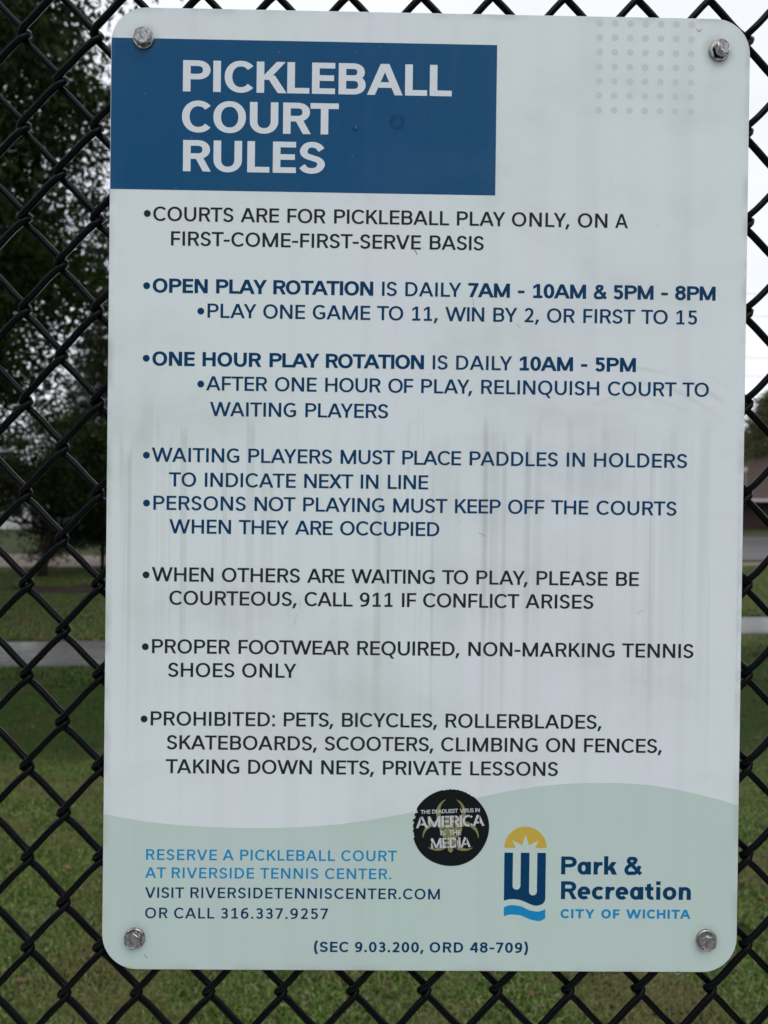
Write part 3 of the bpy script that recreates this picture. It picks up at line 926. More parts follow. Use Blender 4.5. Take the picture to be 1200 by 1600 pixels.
# ------------------------------------------------------------------ chain-link fence
M_vinyl = noise_mat('black_vinyl', (.0015, .0018, .0022), (.0042, .0048, .0056), 25, .13, 6, .06, 300, .07)
def joint(i, j, y_=.0095):
    v = Vector((-.28324436 + .02526319 * i + .00043903 * j, y_, .31505379 + .00032503 * i - .03184474 * j))
    return ry(PHI) @ v + Vector((0, 0, EYE))
O = joint(0, 0)
COLW, HALF = .025266, .031846
fence = empty('chain_link_fence', (O.x, O.y, 0)); tag(fence, 'black vinyl-coated chain-link fence that the sign is bolted to', 'fence')
z_top = 2.62
n_up = int((z_top - O.z) / (2 * HALF)); n_dn = int((O.z - .06) / (2 * HALF))
def wire_mesh(seed):
    SEG = 24; P = []
    ph = [random.uniform(0, 6.28) for _ in range(4)]
    X, Yd = COLW / 2 + .0029, .0033
    for k in range(-n_dn * SEG, n_up * SEG + 1):
        th = 2 * math.pi * k / SEG
        kk = .984
        x = X * math.asin(-kk * math.cos(th)) / math.asin(kk)
        yy = -Yd * math.tanh(2.4 * math.sin(th)) / math.tanh(2.4)
        # the straight runs bow outwards a little, as bent wire does
        q = k / SEG
        jx = .00028 * math.sin(q * 2.9 + ph[0]) + .0002 * math.sin(q * 7.3 + ph[1])
        jz = .0004 * math.sin(q * 1.7 + ph[2]) + .00025 * math.sin(q * 5.9 + ph[3])
        P.append((x + jx, yy, 2 * HALF * q - .0010 * math.sin(2 * th) + jz))
    V, F = tube_arrays(P, .00238, 10)
    return mesh_from('wire', V, F, True)
wms = [wire_mesh(s) for s in range(7)]
k0, k1 = -78, 96
for k in range(k0, k1):
    # wire k lives between joint columns k and k+1; its left bends are at the odd or even half pitches in turn
    w_ = link_mesh('wire', wms[random.randrange(7)], fence, M_vinyl)
    j = random.uniform(-.0004, .0004)
    w_.location = ((k + .5) * COLW + j, 0, O.z + (0 if k % 2 == 0 else HALF) + random.uniform(-.0004, .0004))
V, F = tube_arrays([((k0) * COLW - .05, .03, z_top), ((k1) * COLW + .05, .03, z_top)], .021, 14)
link_mesh('top_rail', mesh_from('top_rail', V, F, True), fence, M_vinyl)
for k in (k0, k1):
    V, F = tube_arrays([(k * COLW, .03, 0), (k * COLW, .03, z_top + .08)], .030, 16)
    link_mesh('post', mesh_from('post', V, F, True), fence, M_vinyl)
    V, F = tube_arrays([(k * COLW, -.0, .05), (k * COLW, -.0, z_top - .02)], .004, 6)
    link_mesh('tension_bar', mesh_from('tension_bar', V, F, True), fence, M_vinyl)
# ------------------------------------------------------------------ the sign
SW, SH, TH = .43913, .660, .0020
sign = empty('rules_sign', (0, 0, EYE), (0, PHI, 0))
tag(sign, 'white aluminium pickleball court rules sign with blue header, bolted to the black fence', 'sign')

def print_mat(name, base, rough=.5, dirt=.55, smudge=None, blotch=True, spec=.07):
    """paint or print on the sign face, under the same film of rain streaks and smears"""
    m, nt, p = new_mat(name)
    L = nt.links
    tc_ = node(nt, 'ShaderNodeTexCoord'); sep = node(nt, 'ShaderNodeSeparateXYZ'); L.new(tc_.outputs['Object'], sep.inputs[0])
    def mathn(op, a_, b_=None, c_=None, clamp=False):
        n = nt.nodes.new('ShaderNodeMath'); n.operation = op; n.use_clamp = clamp
        for i, v in enumerate((a_, b_, c_)):
            if v is None: continue
            if isinstance(v, (int, float)): n.inputs[i].default_value = v
            else: L.new(v, n.inputs[i])
        return n.outputs[0]
    def ramp(v, lo, hi):
        n = nt.nodes.new('ShaderNodeMapRange'); n.interpolation_type = 'SMOOTHSTEP'
        L.new(v, n.inputs[0]); n.inputs[1].default_value = lo; n.inputs[2].default_value = hi
        return n.outputs[0]
    def noise(scale, sx, sz, detail=4, w=0.0, rough_=.5):
        mp_ = node(nt, 'ShaderNodeMapping'); mp_.inputs['Scale'].default_value = (sx, 1, sz); mp_.inputs['Location'].default_value = (w, w, w)
        L.new(tc_.outputs['Object'], mp_.inputs[0])
        n = node(nt, 'ShaderNodeTexNoise', Scale=scale, Detail=detail, Roughness=rough_); L.new(mp_.outputs[0], n.inputs['Vector'])
        return n.outputs['Fac']
    x, z = sep.outputs['X'], sep.outputs['Z']
    # rain streaks: narrow vertical bands that start at an uneven wiped edge and fade downwards
    bands = ramp(noise(1, 105, 1.0, 2, 3.1), .55, .63)
    bands2 = ramp(noise(1, 48, .8, 2, 8.4), .53, .60)
    bands3 = ramp(noise(1, 260, 1.5, 1, 1.4), .55, .66)
    edge = mathn('ADD', .045, mathn('ADD', mathn('MULTIPLY', mathn('SUBTRACT', noise(1, 9, .1, 2, 5.0), .5), .16), mathn('MULTIPLY', mathn('SUBTRACT', noise(1, 60, .1, 1, 15.0), .5), .11)))
    top = ramp(mathn('SUBTRACT', edge, z), -.004, .012)
    fade = ramp(z, -.21, -.02)
    zone = mathn('MULTIPLY', top, mathn('ADD', .12, mathn('MULTIPLY', fade, .88)))
    zone = mathn('MULTIPLY', zone, ramp(noise(1, 7, 5, 2, 2.0), .30, .52))
    streak = mathn('MULTIPLY', mathn('ADD', mathn('ADD', mathn('MULTIPLY', bands, .36), mathn('MULTIPLY', bands2, .20)), mathn('MULTIPLY', bands3, .16)), zone)
    # faint streaks everywhere else
    faint = mathn('MULTIPLY', ramp(noise(1, 60, .7, 3, 11.0), .45, .75), .13)
    smear = mathn('MULTIPLY', ramp(noise(5, 1, 1.6, 7, 4.4, .62), .46, .70), .36)
    # wiped arcs
    dist = mathn('SQRT', mathn('ADD', mathn('POWER', mathn('SUBTRACT', x, .145), 2), mathn('POWER', mathn('SUBTRACT', z, -.02), 2)))
    wav = nt.nodes.new('ShaderNodeMath'); wav.operation = 'SINE'
    L.new(mathn('ADD', mathn('MULTIPLY', dist, 620), mathn('MULTIPLY', noise(9, 1, 1, 3, 6.0), 9)), wav.inputs[0])
    arcs = mathn('MULTIPLY', mathn('MULTIPLY', ramp(wav.outputs[0], .2, 1), mathn('MULTIPLY', ramp(dist, .070, .098), ramp(dist, .118, .108))), ramp(z, .045, .07))
    arcs = mathn('MULTIPLY', mathn('MULTIPLY', arcs, ramp(noise(22, 1, 1, 3, 8.0), .35, .65)), .34)
    speck = mathn('MULTIPLY', ramp(noise(420, 1, 1, 2, 9.0), .76, .80), .5)
    ax, az = mathn('ABSOLUTE', x), mathn('ABSOLUTE', z)
    db = mathn('SQRT', mathn('ADD', mathn('POWER', mathn('SUBTRACT', ax, .1974), 2), mathn('POWER', mathn('SUBTRACT', az, .3075), 2)))
    grime = mathn('MULTIPLY', mathn('MULTIPLY', ramp(db, .0135, .0072), ramp(noise(130, 1, .5, 3, 3.3), .25, .7)), .75)
    rim = mathn('MULTIPLY', mathn('MAXIMUM', ramp(ax, .2135, .2195), ramp(az, .3235, .3300)), mathn('MULTIPLY', ramp(noise(45, 1, 1, 4, 1.3), .38, .7), .7))
    speck = mathn('ADD', speck, mathn('MAXIMUM', grime, rim))
    tot = mathn('ADD', mathn('ADD', mathn('ADD', streak, faint), mathn('ADD', smear, arcs)), speck, clamp=True)
    tot = mathn('MULTIPLY', tot, dirt)
    mixc = node(nt, 'ShaderNodeMixRGB')
    mixc.inputs[2].default_value = (.355, .375, .35, 1)
    if blotch:
        bl = node(nt, 'ShaderNodeMixRGB')
        bl.inputs[1].default_value = (base[0] * 1.0, base[1] * .99, base[2] * 1.012, 1); bl.inputs[2].default_value = (base[0] * .985, base[1] * 1.0, base[2] * .975, 1)
        L.new(ramp(noise(1, 14, 2.2, 3, 7.7), .38, .62), bl.inputs[0]); L.new(bl.outputs[0], mixc.inputs[1])
    else:
        mixc.inputs[1].default_value = (*base, 1)
    L.new(tot, mixc.inputs[0])
    col = mixc.outputs[0]
    if smudge:
        d2 = mathn('SQRT', mathn('ADD', mathn('POWER', mathn('SUBTRACT', x, smudge[0]), 2), mathn('POWER', mathn('SUBTRACT', z, smudge[1]), 2)))
        ring = mathn('MULTIPLY', mathn('MULTIPLY', ramp(d2, .0062, .0045), mathn('ADD', .35, mathn('MULTIPLY', ramp(d2, .001, .004), .65))), ramp(noise(60, 1, 1, 3), .25, .6))
        m2 = node(nt, 'ShaderNodeMixRGB'); m2.inputs[2].default_value = (base[0] * .5, base[1] * .55, base[2] * .6, 1)
        L.new(mathn('MULTIPLY', ring, .95), m2.inputs[0]); L.new(col, m2.inputs[1]); col = m2.outputs[0]
    L.new(col, p.inputs['Base Color'])
    rr = mathn('ADD', rough, mathn('MULTIPLY', tot, .25)); L.new(rr, p.inputs['Roughness'])
    p.inputs['Specular IOR Level'].default_value = spec
    bp = node(nt, 'ShaderNodeBump', Strength=.05, Distance=.001); L.new(noise(700, 1, 1, 2, 0), bp.inputs['Height']); L.new(bp.outputs[0], p.inputs['Normal'])
    return m

M_white = print_mat('sign_white', (.735, .80, .815), dirt=.62)
M_blue = print_mat('header_blue', (.009, .080, .190), dirt=.10, smudge=(-.0235, .2545), rough=.40)
M_wave = print_mat('wave_sage', (.54, .66, .62), dirt=.45)
M_head = print_mat('header_letter', (.70, .755, .79), dirt=.2, blotch=False)
M_black = print_mat('black_ink', (.020, .025, .029), dirt=.05, blotch=False)
M_navy = print_mat('navy_ink', (.002, .046, .125), dirt=.05, blotch=False)
M_sky = print_mat('light_blue_ink', (.010, .26, .53), dirt=.05, blotch=False)
M_gold = print_mat('gold_ink', (.58, .42, .065), dirt=.10, blotch=False)
M_dot = print_mat('dot_ink', (.60, .665, .67), dirt=.4, blotch=False)
M_slate = print_mat('scuff', (.30, .32, .32), dirt=.0, blotch=False)

def rounded(w, h, r_, n=12):
    P = []
    for cx, cz, a0 in ((w/2 - r_, h/2 - r_, 0), (-w/2 + r_, h/2 - r_, 90), (-w/2 + r_, -h/2 + r_, 180), (w/2 - r_, -h/2 + r_, 270)):
        for k in range(n + 1):
            a_ = R(a0 + 90 * k / n); P.append((cx + r_ * math.cos(a_), cz + r_ * math.sin(a_)))
    return P
CR = .0240
P0 = rounded(SW, SH, CR); P1 = rounded(SW - .0008, SH - .0008, CR - .0004)
bm = bmesh.new()
rings = [[bm.verts.new((x, y_, z)) for x, z in PP] for PP, y_ in ((P1, 0), (P0, .0004), (P0, TH - .0004), (P1, TH))]
n = len(P0)
bm.faces.new(rings[0]); bm.faces.new(rings[3][::-1])
for a_, b_ in zip(rings[:-1], rings[1:]):
    for i in range(n): bm.faces.new((a_[i], a_[(i+1) % n], b_[(i+1) % n], b_[i]))
plate = link_mesh('plate', bm_mesh('plate', bm), sign, M_white)

def clip_to_plate(poly_pts):
    """keep printed areas inside the rounded plate outline (Sutherland-Hodgman, plate is convex)"""
    C = rounded(SW - .0009, SH - .0009, CR - .0004)
    out = poly_pts
    for i in range(len(C)):
        a_, b_ = C[i], C[(i + 1) % len(C)]
        if abs(a_[0]-b_[0]) + abs(a_[1]-b_[1]) < 1e-9: continue
        ins = lambda q: (b_[0]-a_[0])*(q[1]-a_[1]) - (b_[1]-a_[1])*(q[0]-a_[0]) >= -1e-12
        nxt = []
        for k in range(len(out)):
            p_, q_ = out[k], out[(k + 1) % len(out)]
            ip, iq = ins(p_), ins(q_)
            if ip: nxt.append(p_)
            if ip != iq:
                ex, ez = b_[0]-a_[0], b_[1]-a_[1]; dx_, dz_ = q_[0]-p_[0], q_[1]-p_[1]
                t = (ex*(p_[1]-a_[1]) - ez*(p_[0]-a_[0])) / (ez*dx_ - ex*dz_)
                nxt.append((p_[0] + t*dx_, p_[1] + t*dz_))
        out = nxt
    return out

K = 1e-3
ink = Ink(-.00006); ink.poly(clip_to_plate([(-.30, .2057), (.04465, .2057), (.04465, .3088), (-.30, .3088)]))
ink.build('header_panel', M_blue, sign, 'dark blue header panel')
wave = catmull([(-.2600, -.2140), (-.2188, -.2227), (-.1973, -.2267), (-.1697, -.2299), (-.1332, -.2316), (-.0963, -.2314), (-.0597, -.2289), (-.0231, -.2232), (.0150, -.2151), (.0409, -.2089), (.0668, -.2035), (.0927, -.2001), (.1202, -.1987), (.1389, -.1988), (.1575, -.2001), (.1761, -.2029), (.2041, -.2092), (.2193, -.2138), (.26, -.2270)], 5)
ink = Ink(-.00006); ink.poly(clip_to_plate([(-.3, -.40)] + [(.3, -.40)] + wave[::-1]))
ink.build('wave_panel', M_wave, sign, 'pale sage wave across the foot of the sign')

# grid of small grey dots, upper right
V = [(.0023 * math.cos(2 * math.pi * k / 22), 0, .0023 * math.sin(2 * math.pi * k / 22)) for k in range(22)]
dm = mesh_from('dot', V, [tuple(range(22))]); dm.update()
if dm.polygons[0].normal.y > 0: dm.flip_normals()
for i in range(7):
    for j in range(7):
        o = link_mesh('dot', dm, sign, M_dot)
        o.location = (.1153 + (.1787 - .1153) * i / 6, -.00006, .3253 - (.3253 - .2657) * j / 6)

STY = {'K': (M_black, .0097, .182, .138), 'B': (M_navy, .0097, .182, .138), 'L': (M_sky, .00735, .185, .145), 'N': (M_navy, .00735, .185, .145),
       'O': (M_navy, .0071, .225, .175), 'G': (M_navy, .01245, .235, .195), 'C': (M_sky, .0063, .26, .22), 'H': (M_head, .0213, .243, .180)}
LINES = [
    ('K', (-193.67, 189.33), 184.63, [('COURTS', -189.61, -134.81), ('ARE', -129.9, -103.62), ('FOR', -97.92, -71.78), ('PICKLEBALL', -65.89, 13.12), ('PLAY', 18.47, 51.71), ('ONLY,', 56.35, 96.29), ('ON', 101.91, 122.36), ('A', 127.68, 136.53)]),
    ('K', None, 167.85, [('FIRST-COME-FIRST-SERVE', -177.3, -6.11), ('BASIS', -0.04, 37.2)]),
    ('B', (-193.6, 140.01), 135.6, [('*OPEN', -189.44, -151.86), ('*PLAY', -146.16, -111.39), ('*ROTATION', -107.0, -38.43), ('IS', -32.43, -22.23), ('DAILY', -16.41, 22.09), ('*7AM', 26.86, 55.63), ('*-', 61.2, 65.71), ('*10AM', 71.72, 108.25), ('*&', 113.53, 122.74), ('*5PM', 127.26, 154.97), ('*-', 160.34, 164.87), ('*8PM', 169.88, 198.0)]),
    ('B', (-156.44, 123.16), 118.9, [('PLAY', -151.84, -118.48), ('ONE', -113.74, -85.05), ('GAME', -79.78, -40.33), ('TO', -35.66, -17.62), ('11,', -11.45, 6.35), ('WIN', 11.29, 38.19), ('BY', 44.38, 60.89), ('2,', 65.93, 76.1), ('OR', 81.49, 100.74), ('FIRST', 106.58, 142.47), ('TO', 146.74, 165.01), ('15', 171.06, 185.4)]),
    ('B', (-193.35, 90.37), 85.62, [('*ONE', -189.18, -160.24), ('*HOUR', -154.9, -114.6), ('*PLAY', -109.06, -74.83), ('*ROTATION', -70.43, -2.94), ('IS', 3.07, 13.38), ('DAILY', 19.21, 57.8), ('*10AM', 63.11, 99.91), ('*-', 105.41, 109.84), ('*5PM', 115.33, 143.44)]),
    ('B', (-155.9, 73.29), 69.16, [('AFTER', -152.26, -110.37), ('ONE', -105.1, -76.57), ('HOUR', -70.68, -32.41), ('OF', -27.3, -10.13), ('PLAY,', -4.66, 30.63), ('RELINQUISH', 36.64, 118.29), ('COURT', 124.25, 171.82), ('TO', 175.91, 194.32)]),
    ('B', None, 51.57, [('WAITING', -149.46, -90.43), ('PLAYERS', -84.09, -27.19)]),
    ('B', (-192.57, 24.02), 19.82, [('WAITING', -188.94, -128.95), ('PLAYERS', -122.8, -65.4), ('MUST', -59.5, -22.3), ('PLACE', -17.05, 23.45), ('PADDLES', 29.37, 90.36), ('IN', 96.43, 109.02), ('HOLDERS', 115.36, 179.92)]),
    ('B', None, 2.97, [('TO', -176.95, -158.39), ('INDICATE', -152.43, -90.08), ('NEXT', -84.28, -50.54), ('IN', -45.48, -33.28), ('LINE', -26.84, 1.02)]),
    ('B', (-192.14, -8.8), -13.17, [('PERSONS', -187.45, -124.19), ('NOT', -118.22, -90.07), ('PLAYING', -84.83, -28.94), ('MUST', -22.85, 14.42), ('KEEP', 19.68, 51.28), ('OFF', 56.33, 81.47), ('THE', 86.16, 111.91), ('COURTS', 117.55, 173.06)]),
    ('B', None, -29.22, [('WHEN', -176.43, -134.1), ('THEY', -128.83, -94.45), ('ARE', -90.19, -64.46), ('OCCUPIED', -59.22, 9.1)]),
    ('K', (-191.94, -58.04), -62.19, [('WHEN', -188.04, -145.8), ('OTHERS', -140.01, -86.47), ('ARE', -81.58, -55.97), ('WAITING', -51.16, 6.43), ('TO', 11.47, 29.41), ('PLAY,', 35.16, 70.7), ('PLEASE', 76.68, 125.91), ('BE', 131.82, 147.59)]),
    ('K', None, -78.27, [('COURTEOUS,', -175.83, -88.4), ('CALL', -83.11, -50.01), ('911', -45.15, -22.49), ('IF', -16.09, -6.25), ('CONFLICT', -1.48, 64.89), ('ARISES', 69.19, 116.28)]),
    ('K', (-191.95, -107.42), -111.67, [('PROPER', -187.35, -133.89), ('FOOTWEAR', -128.05, -52.12), ('REQUIRED,', -46.47, 24.17), ('NON-MARKING', 30.14, 131.49), ('TENNIS', 136.74, 186.26)]),
    ('K', None, -127.79, [('SHOES', -176.22, -130.68), ('ONLY', -125.41, -88.26)]),
    ('K', (-192.27, -157.12), -161.33, [('PROHIBITED:', -187.75, -102.57), ('PETS,', -96.45, -62.23), ('BICYCLES,', -56.37, 9.32), ('ROLLERBLADES,', 15.08, 123.21)]),
    ('K', None, -177.69, [('SKATEBOARDS,', -176.53, -73.37), ('SCOOTERS,', -68.12, 7.05), ('CLIMBING', 12.24, 79.03), ('ON', 84.76, 104.78), ('FENCES,', 111.22, 165.36)]),
    ('K', None, -194.18, [('TAKING', -177.06, -126.56), ('DOWN', -120.54, -76.74), ('NETS,', -70.31, -33.83), ('PRIVATE', -27.78, 26.38), ('LESSONS', 32.53, 93.28)]),
    ('L', None, -253.98, [('RESERVE', -189.9, -141.38), ('A', -137.38, -129.77), ('PICKLEBALL', -125.37, -60.08), ('COURT', -55.75, -17.41)]),
    ('L', None, -266.48, [('AT', -190.47, -176.3), ('RIVERSIDE', -172.21, -115.64), ('TENNIS', -111.45, -71.4), ('CENTER.', -66.81, -21.15)]),
    ('N', None, -280.18, [('VISIT', -190.33, -163.55), ('RIVERSIDETENNISCENTER.COM', -159.24, 12.64)]),
    ('N', None, -294.24, [('OR', -190.18, -174.69), ('CALL', -170.3, -142.61), ('316.337.9257', -138.03, -64.37)]),
    ('O', None, -317.03, [('(SEC', -73.84, -50.0), ('9.03.200,', -45.63, 2.0), ('ORD', 5.99, 29.25), ('48-709)', 33.91, 74.25)]),
    ('G', None, -262.39, [('Park', 96.44, 135.32), ('&', 140.35, 152.77)]),
    ('G', None, -279.64, [('Recreation', 96.54, 186.95)]),
    ('C', None, -292.83, [('CITY', 96.46, 120.07), ('OF', 124.79, 137.44), ('WICHITA', 142.03, 186.93)]),
    ('H', None, 273.13, [('PICKLEBALL', -170.29, 13.77)]),
    ('H', None, 245.51, [('COURT', -170.69, -63.57)]),
    ('H', None, 218.75, [('RULES', -169.71, -72.68)]),
]

ink_names = {'K': 'black', 'B': 'navy', 'L': 'light blue', 'N': 'navy', 'O': 'navy', 'G': 'navy', 'C': 'light blue', 'H': 'white'}
for st, bul, z, words in LINES:
    mat, cap, sv, sh = STY[st]
    ink = Ink(-.00013)
    if bul: ink.disc(bul[0] * K, bul[1] * K, .00235)
    for t, x0, x1 in words:
        s1, s2 = sv, sh
        if t[0] == '*' and len(t) > 1: t = t[1:]; s1, s2 = .240, .182
        zz = z * K + (x0 + x1) / 2 * K * .0010
        tr, sx = ink.word(t, x0 * K, x1 * K, zz, cap, s1, s2)
        if abs(tr) > .06: print('FIT', t, round(tr, 3), round(sx, 3))
    txt = ' '.join(w[0].lstrip('*') for w in words)
    first = ' '.join(txt.split()[:4])
    ink.build('text_line', mat, sign, '%s line of capitals reading "%s"' % (ink_names[st], first) if st not in 'G' else 'navy line reading "%s"' % first)

# city logo: sun, W, ripple
def mmp(*pts): return [(x * K, z * K) for x, z in pts]
logo = Ink(-.00013)
cxs, czs, rs = 71.45, -244.1, 14.7
logo.poly(mmp(*([(cxs + rs * math.cos(R(a_)), czs + rs * math.sin(R(a_))) for a_ in range(0, 181, 6)] +
   [(64.76, -244.1), (62.11, -238.6), (69.17, -242.28), (71.42, -234.45), (73.96, -242.25), (80.75, -238.83), (78.25, -244.1)])))
seal = logo.build('city_logo', M_gold, sign, 'gold half sun above a navy W and light blue ripple')
lw = Ink(-.00013)
lower = catmull([(56.99, -280.82), (60, -279.95), (63.32, -279.71), (66.6, -279.95), (69.77, -280.74), (74.68, -282.84), (77.4, -283.85), (80.03, -284.14), (83.2, -283.2), (85.2, -281.3), (85.75, -279.0)], 5)
def slot(x0, x1, zb):
    r_ = (x1 - x0) / 2
    return [(x1, -247.45)] + [(x0 + r_ + r_ * math.cos(R(a_)), zb + r_ - r_ * math.sin(R(a_))) for a_ in range(0, 181, 12)] + [(x0, -247.45)]
lw.poly(mmp(*(lower + [(85.76, -247.5)] + slot(74.40, 79.80, -277.05) + slot(62.90, 68.35, -273.12) + [(56.95, -247.45)])))
lw.build('letter_w', M_navy, seal)
lr = Ink(-.00013)
t_ = catmull([(57.05, -285.39), (60, -284.2), (63.15, -283.89), (68.93, -284.66), (74.74, -287.29), (80.09, -288.23), (83, -287.7), (85.84, -286.42)], 5)
b_ = catmull([(57.10, -291.75), (60, -290.65), (63.24, -290.38), (69.02, -291.1), (74.83, -293.51), (80.62, -294.81), (83.3, -294.3), (85.88, -292.78)], 5)
lr.poly(mmp(*(b_ + t_[::-1]))); lr.build('ripple', M_sky, seal)

# ------------------------------------------------------------------ round sticker
m, nt, p = new_mat('sticker_black'); p.inputs['Base Color'].default_value = (.006, .009, .010, 1); p.inputs['Roughness'].default_value = .45; p.inputs['Specular IOR Level'].default_value = .12; M_stk = m
M_stw = noise_mat('sticker_white', (.42, .44, .46), (.68, .70, .72), 900, .5, 4)
M_sto = noise_mat('sticker_olive', (.17, .17, .06), (.27, .265, .115), 700, .5, 4)
sx0, sz0, SR = .01937, -.23035, .0266
bm = bmesh.new(); n = 150; ring = []
for k in range(n):
    a_ = 2 * math.pi * k / n; deg = math.degrees(a_); f = 1 + .006 * math.sin(5 * a_ + 1)
    if 150 < deg < 195: f -= abs(math.sin(k * 2.3) * math.sin(k * .9)) * .085
    if 55 < deg < 105: f -= abs(math.sin(k * 1.9)) * .022
    ring.append((SR * f * math.cos(a_), SR * f * math.sin(a_)))
top_ = [bm.verts.new((sx0 + x, -.00030, sz0 + z)) for x, z in ring]; bot = [bm.verts.new((sx0 + x * 1.002, -.00008, sz0 + z * 1.002)) for x, z in ring]
bm.faces.new(top_)
for k in range(n): bm.faces.new((top_[k], top_[(k+1) % n], bot[(k+1) % n], bot[k]))
stk = link_mesh('sticker', bm_mesh('sticker', bm), sign, M_stk); stk['label'] = 'round black sticker with white stencil words and ragged edge'
# biohazard trefoil
def crescents(ink_, c, Rr):
    for deg in (90, 210, 330):
        a_ = R(deg); ux, uz = math.cos(a_), math.sin(a_)
        o = (c[0] + ux * Rr * .62, c[1] + uz * Rr * .62); ro = Rr * .60
        i_ = (c[0] + ux * Rr * .76, c[1] + uz * Rr * .76); ri = Rr * .475
        outer, inner = [], []
        for k in range(25):
            t = a_ + R(22) + (2 * math.pi - R(44)) * k / 24
            s = math.sin(math.pi * k / 24) ** .8
            outer.append((o[0] + ro * math.cos(t), o[1] + ro * math.sin(t)))
            th = Rr * (.015 + .215 * s)
            inner.append((o[0] + (ro - th) * math.cos(t), o[1] + (ro - th) * math.sin(t)))
        V = outer + inner; ink_.add(V, [(k, k + 1, 25 + k + 1, 25 + k) for k in range(24)])
bio = Ink(-.00036); crescents(bio, (sx0 + .0002, sz0 - .0005), .0171)
# merge overlaps so nothing is coplanar twice
def union(ink_):
    V = [Vector((v[0], v[2])) for v in ink_.V]; F = []
    for f in ink_.F:
        P = [(V[i].x, V[i].y) for i in f]
        ar = sum(P[i][0]*P[(i+1) % len(P)][1] - P[(i+1) % len(P)][0]*P[i][1] for i in range(len(P)))
        F.append(list(f) if ar > 0 else list(f)[::-1])
    r_ = delaunay_2d_cdt(V, [], F, 0, 1e-8)
    ink_.V = [(p_.x, ink_.y, p_.y) for p_ in r_[0]]; ink_.F = [tuple(f) for f, of in zip(r_[2], r_[5]) if len(of) > 0]
cxb, czb = sx0 + .0002, sz0 - .0005
rr1, rr2 = .0078, .0058
bio.add([(cxb + r_ * math.cos(2*math.pi*k/40), czb + r_ * math.sin(2*math.pi*k/40)) for r_ in (rr1, rr2) for k in range(40)], [(k, (k+1) % 40, 40 + (k+1) % 40, 40 + k) for k in range(40)])
union(bio); bio.build('biohazard_emblem', M_sto, stk)
sh_ = Ink(-.00036); sh_.poly(mmp(*[(19.6 + x, -245.8 + z) for x, z in ((-1.9, 1.5), (-.9, 1.1), (0, 1.7), (.9, 1.1), (1.9, 1.5), (1.6, -.6), (0, -2.0), (-1.6, -.6))])); sh_.build('badge', M_sto, stk)
st = Ink(-.00042); rot = R(2.4)
st.word('THE', (-1.35) * K, 5.4 * K, -221.0 * K, .0027, .19, .18, rot)
st.word('DEADLIEST', 6.6 * K, 24.4 * K, -220.65 * K, .0027, .19, .18, rot)
st.word('VIRUS', 25.8 * K, 35.3 * K, -219.9 * K, .0027, .19, .18, rot)
st.word('IN', 36.4 * K, 39.5 * K, -219.45 * K, .0027, .19, .18, rot)
st.word('AMERICA', -4.5 * K, 42.9 * K, -230.9 * K, .0078, .205, .165, rot * 1.05)
st.word('IS', 12.6 * K, 16.4 * K, -235.65 * K, .0034, .20, .18, rot * .6)
st.word('THE', 18.4 * K, 26.7 * K, -235.4 * K, .0034, .20, .18, rot * .6)
st.word('MEDIA', 6.2 * K, 33.6 * K, -244.8 * K, .0070, .215, .17, rot)
st.build('stencil_words', M_stw, stk, 'white stencil words THE DEADLIEST VIRUS IN AMERICA IS THE MEDIA')
# thin stencil bridges cut through the big letters (the black shows again)
cut = Ink(-.00047)
def bridge(x, z, h, ang=0, w=.00028):
    c, s = math.cos(ang), math.sin(ang)
    cut.add([(x + (-w * c - 0 * s), z + (-w * s)), (x + w * c, z + w * s), (x + w * c - h * s, z + w * s + h * c), (x - w * c - h * s, z - w * s + h * c)], [(0, 1, 2, 3)])
for x, z, h, a_ in ((-1.0, -231.5, 9.2, .02), (5.6, -231.0, 9.2, .5), (15.5, -231, 9.2, .02), (22.2, -230.6, 9, .02), (33.0, -230.2, 9, .02), (39.3, -230.0, 9.2, .02), (8.9, -245.2, 8.4, .5), (17.1, -245, 8.4, .02), (23.8, -245, 8.4, .02), (30.6, -244.8, 8.4, .02)):
    bridge(x * K, z * K, h * K, a_)
cut.build('stencil_bridges', M_stk, stk)

# ------------------------------------------------------------------ scuffs, specks and drops on the face
sc_ = Ink(-.00017)
def tick(px0, pz0, px1, pz1, w):
    dx_, dz_ = px1 - px0, pz1 - pz0; l = math.hypot(dx_, dz_) or 1; nx, nz = -dz_ / l * w / 2, dx_ / l * w / 2
    sc_.add([((px0 + nx) * K, (pz0 + nz) * K), ((px1 + nx) * K, (pz1 + nz) * K), ((px1 - nx * .3) * K, (pz1 - nz * .3) * K), ((px0 - nx * .3) * K, (pz0 - nz * .3) * K)], [(0, 1, 2, 3)])
tick(-11.0, 168.0, -8.6, 164.2, .9)
tick(-190.5, -319.5, -188.6, -322.2, .9)
tick(36.5, -26.5, 41.5, -29.2, .5)
tick(182, 322.5, 184, 320.6, .7); tick(184, 320.6, 186, 322.6, .6)
tick(-88.2, -84, -90.5, -92, .25); tick(-85.8, -74, -86.4, -79.5, .25)
tick(147, -81.5, 150.5, -78.5, .35); tick(30, 135, 31, 128, .3); tick(60, 118, 63, 115, .3)
for k in range(70):
    x_, z_ = random.uniform(-205, 205), random.uniform(-195, 315)
    s_ = random.choice((.18, .22, .3)); sc_.disc(x_ * K, z_ * K, s_ * K, 7)
sc_.build('scuff_marks', M_slate, sign)
m, nt, p = new_mat('water'); p.inputs['Base Color'].default_value = (.9, .95, 1, 1); p.inputs['Roughness'].default_value = .02; p.inputs['Transmission Weight'].default_value = 1; p.inputs['IOR'].default_value = 1.33; M_water = m
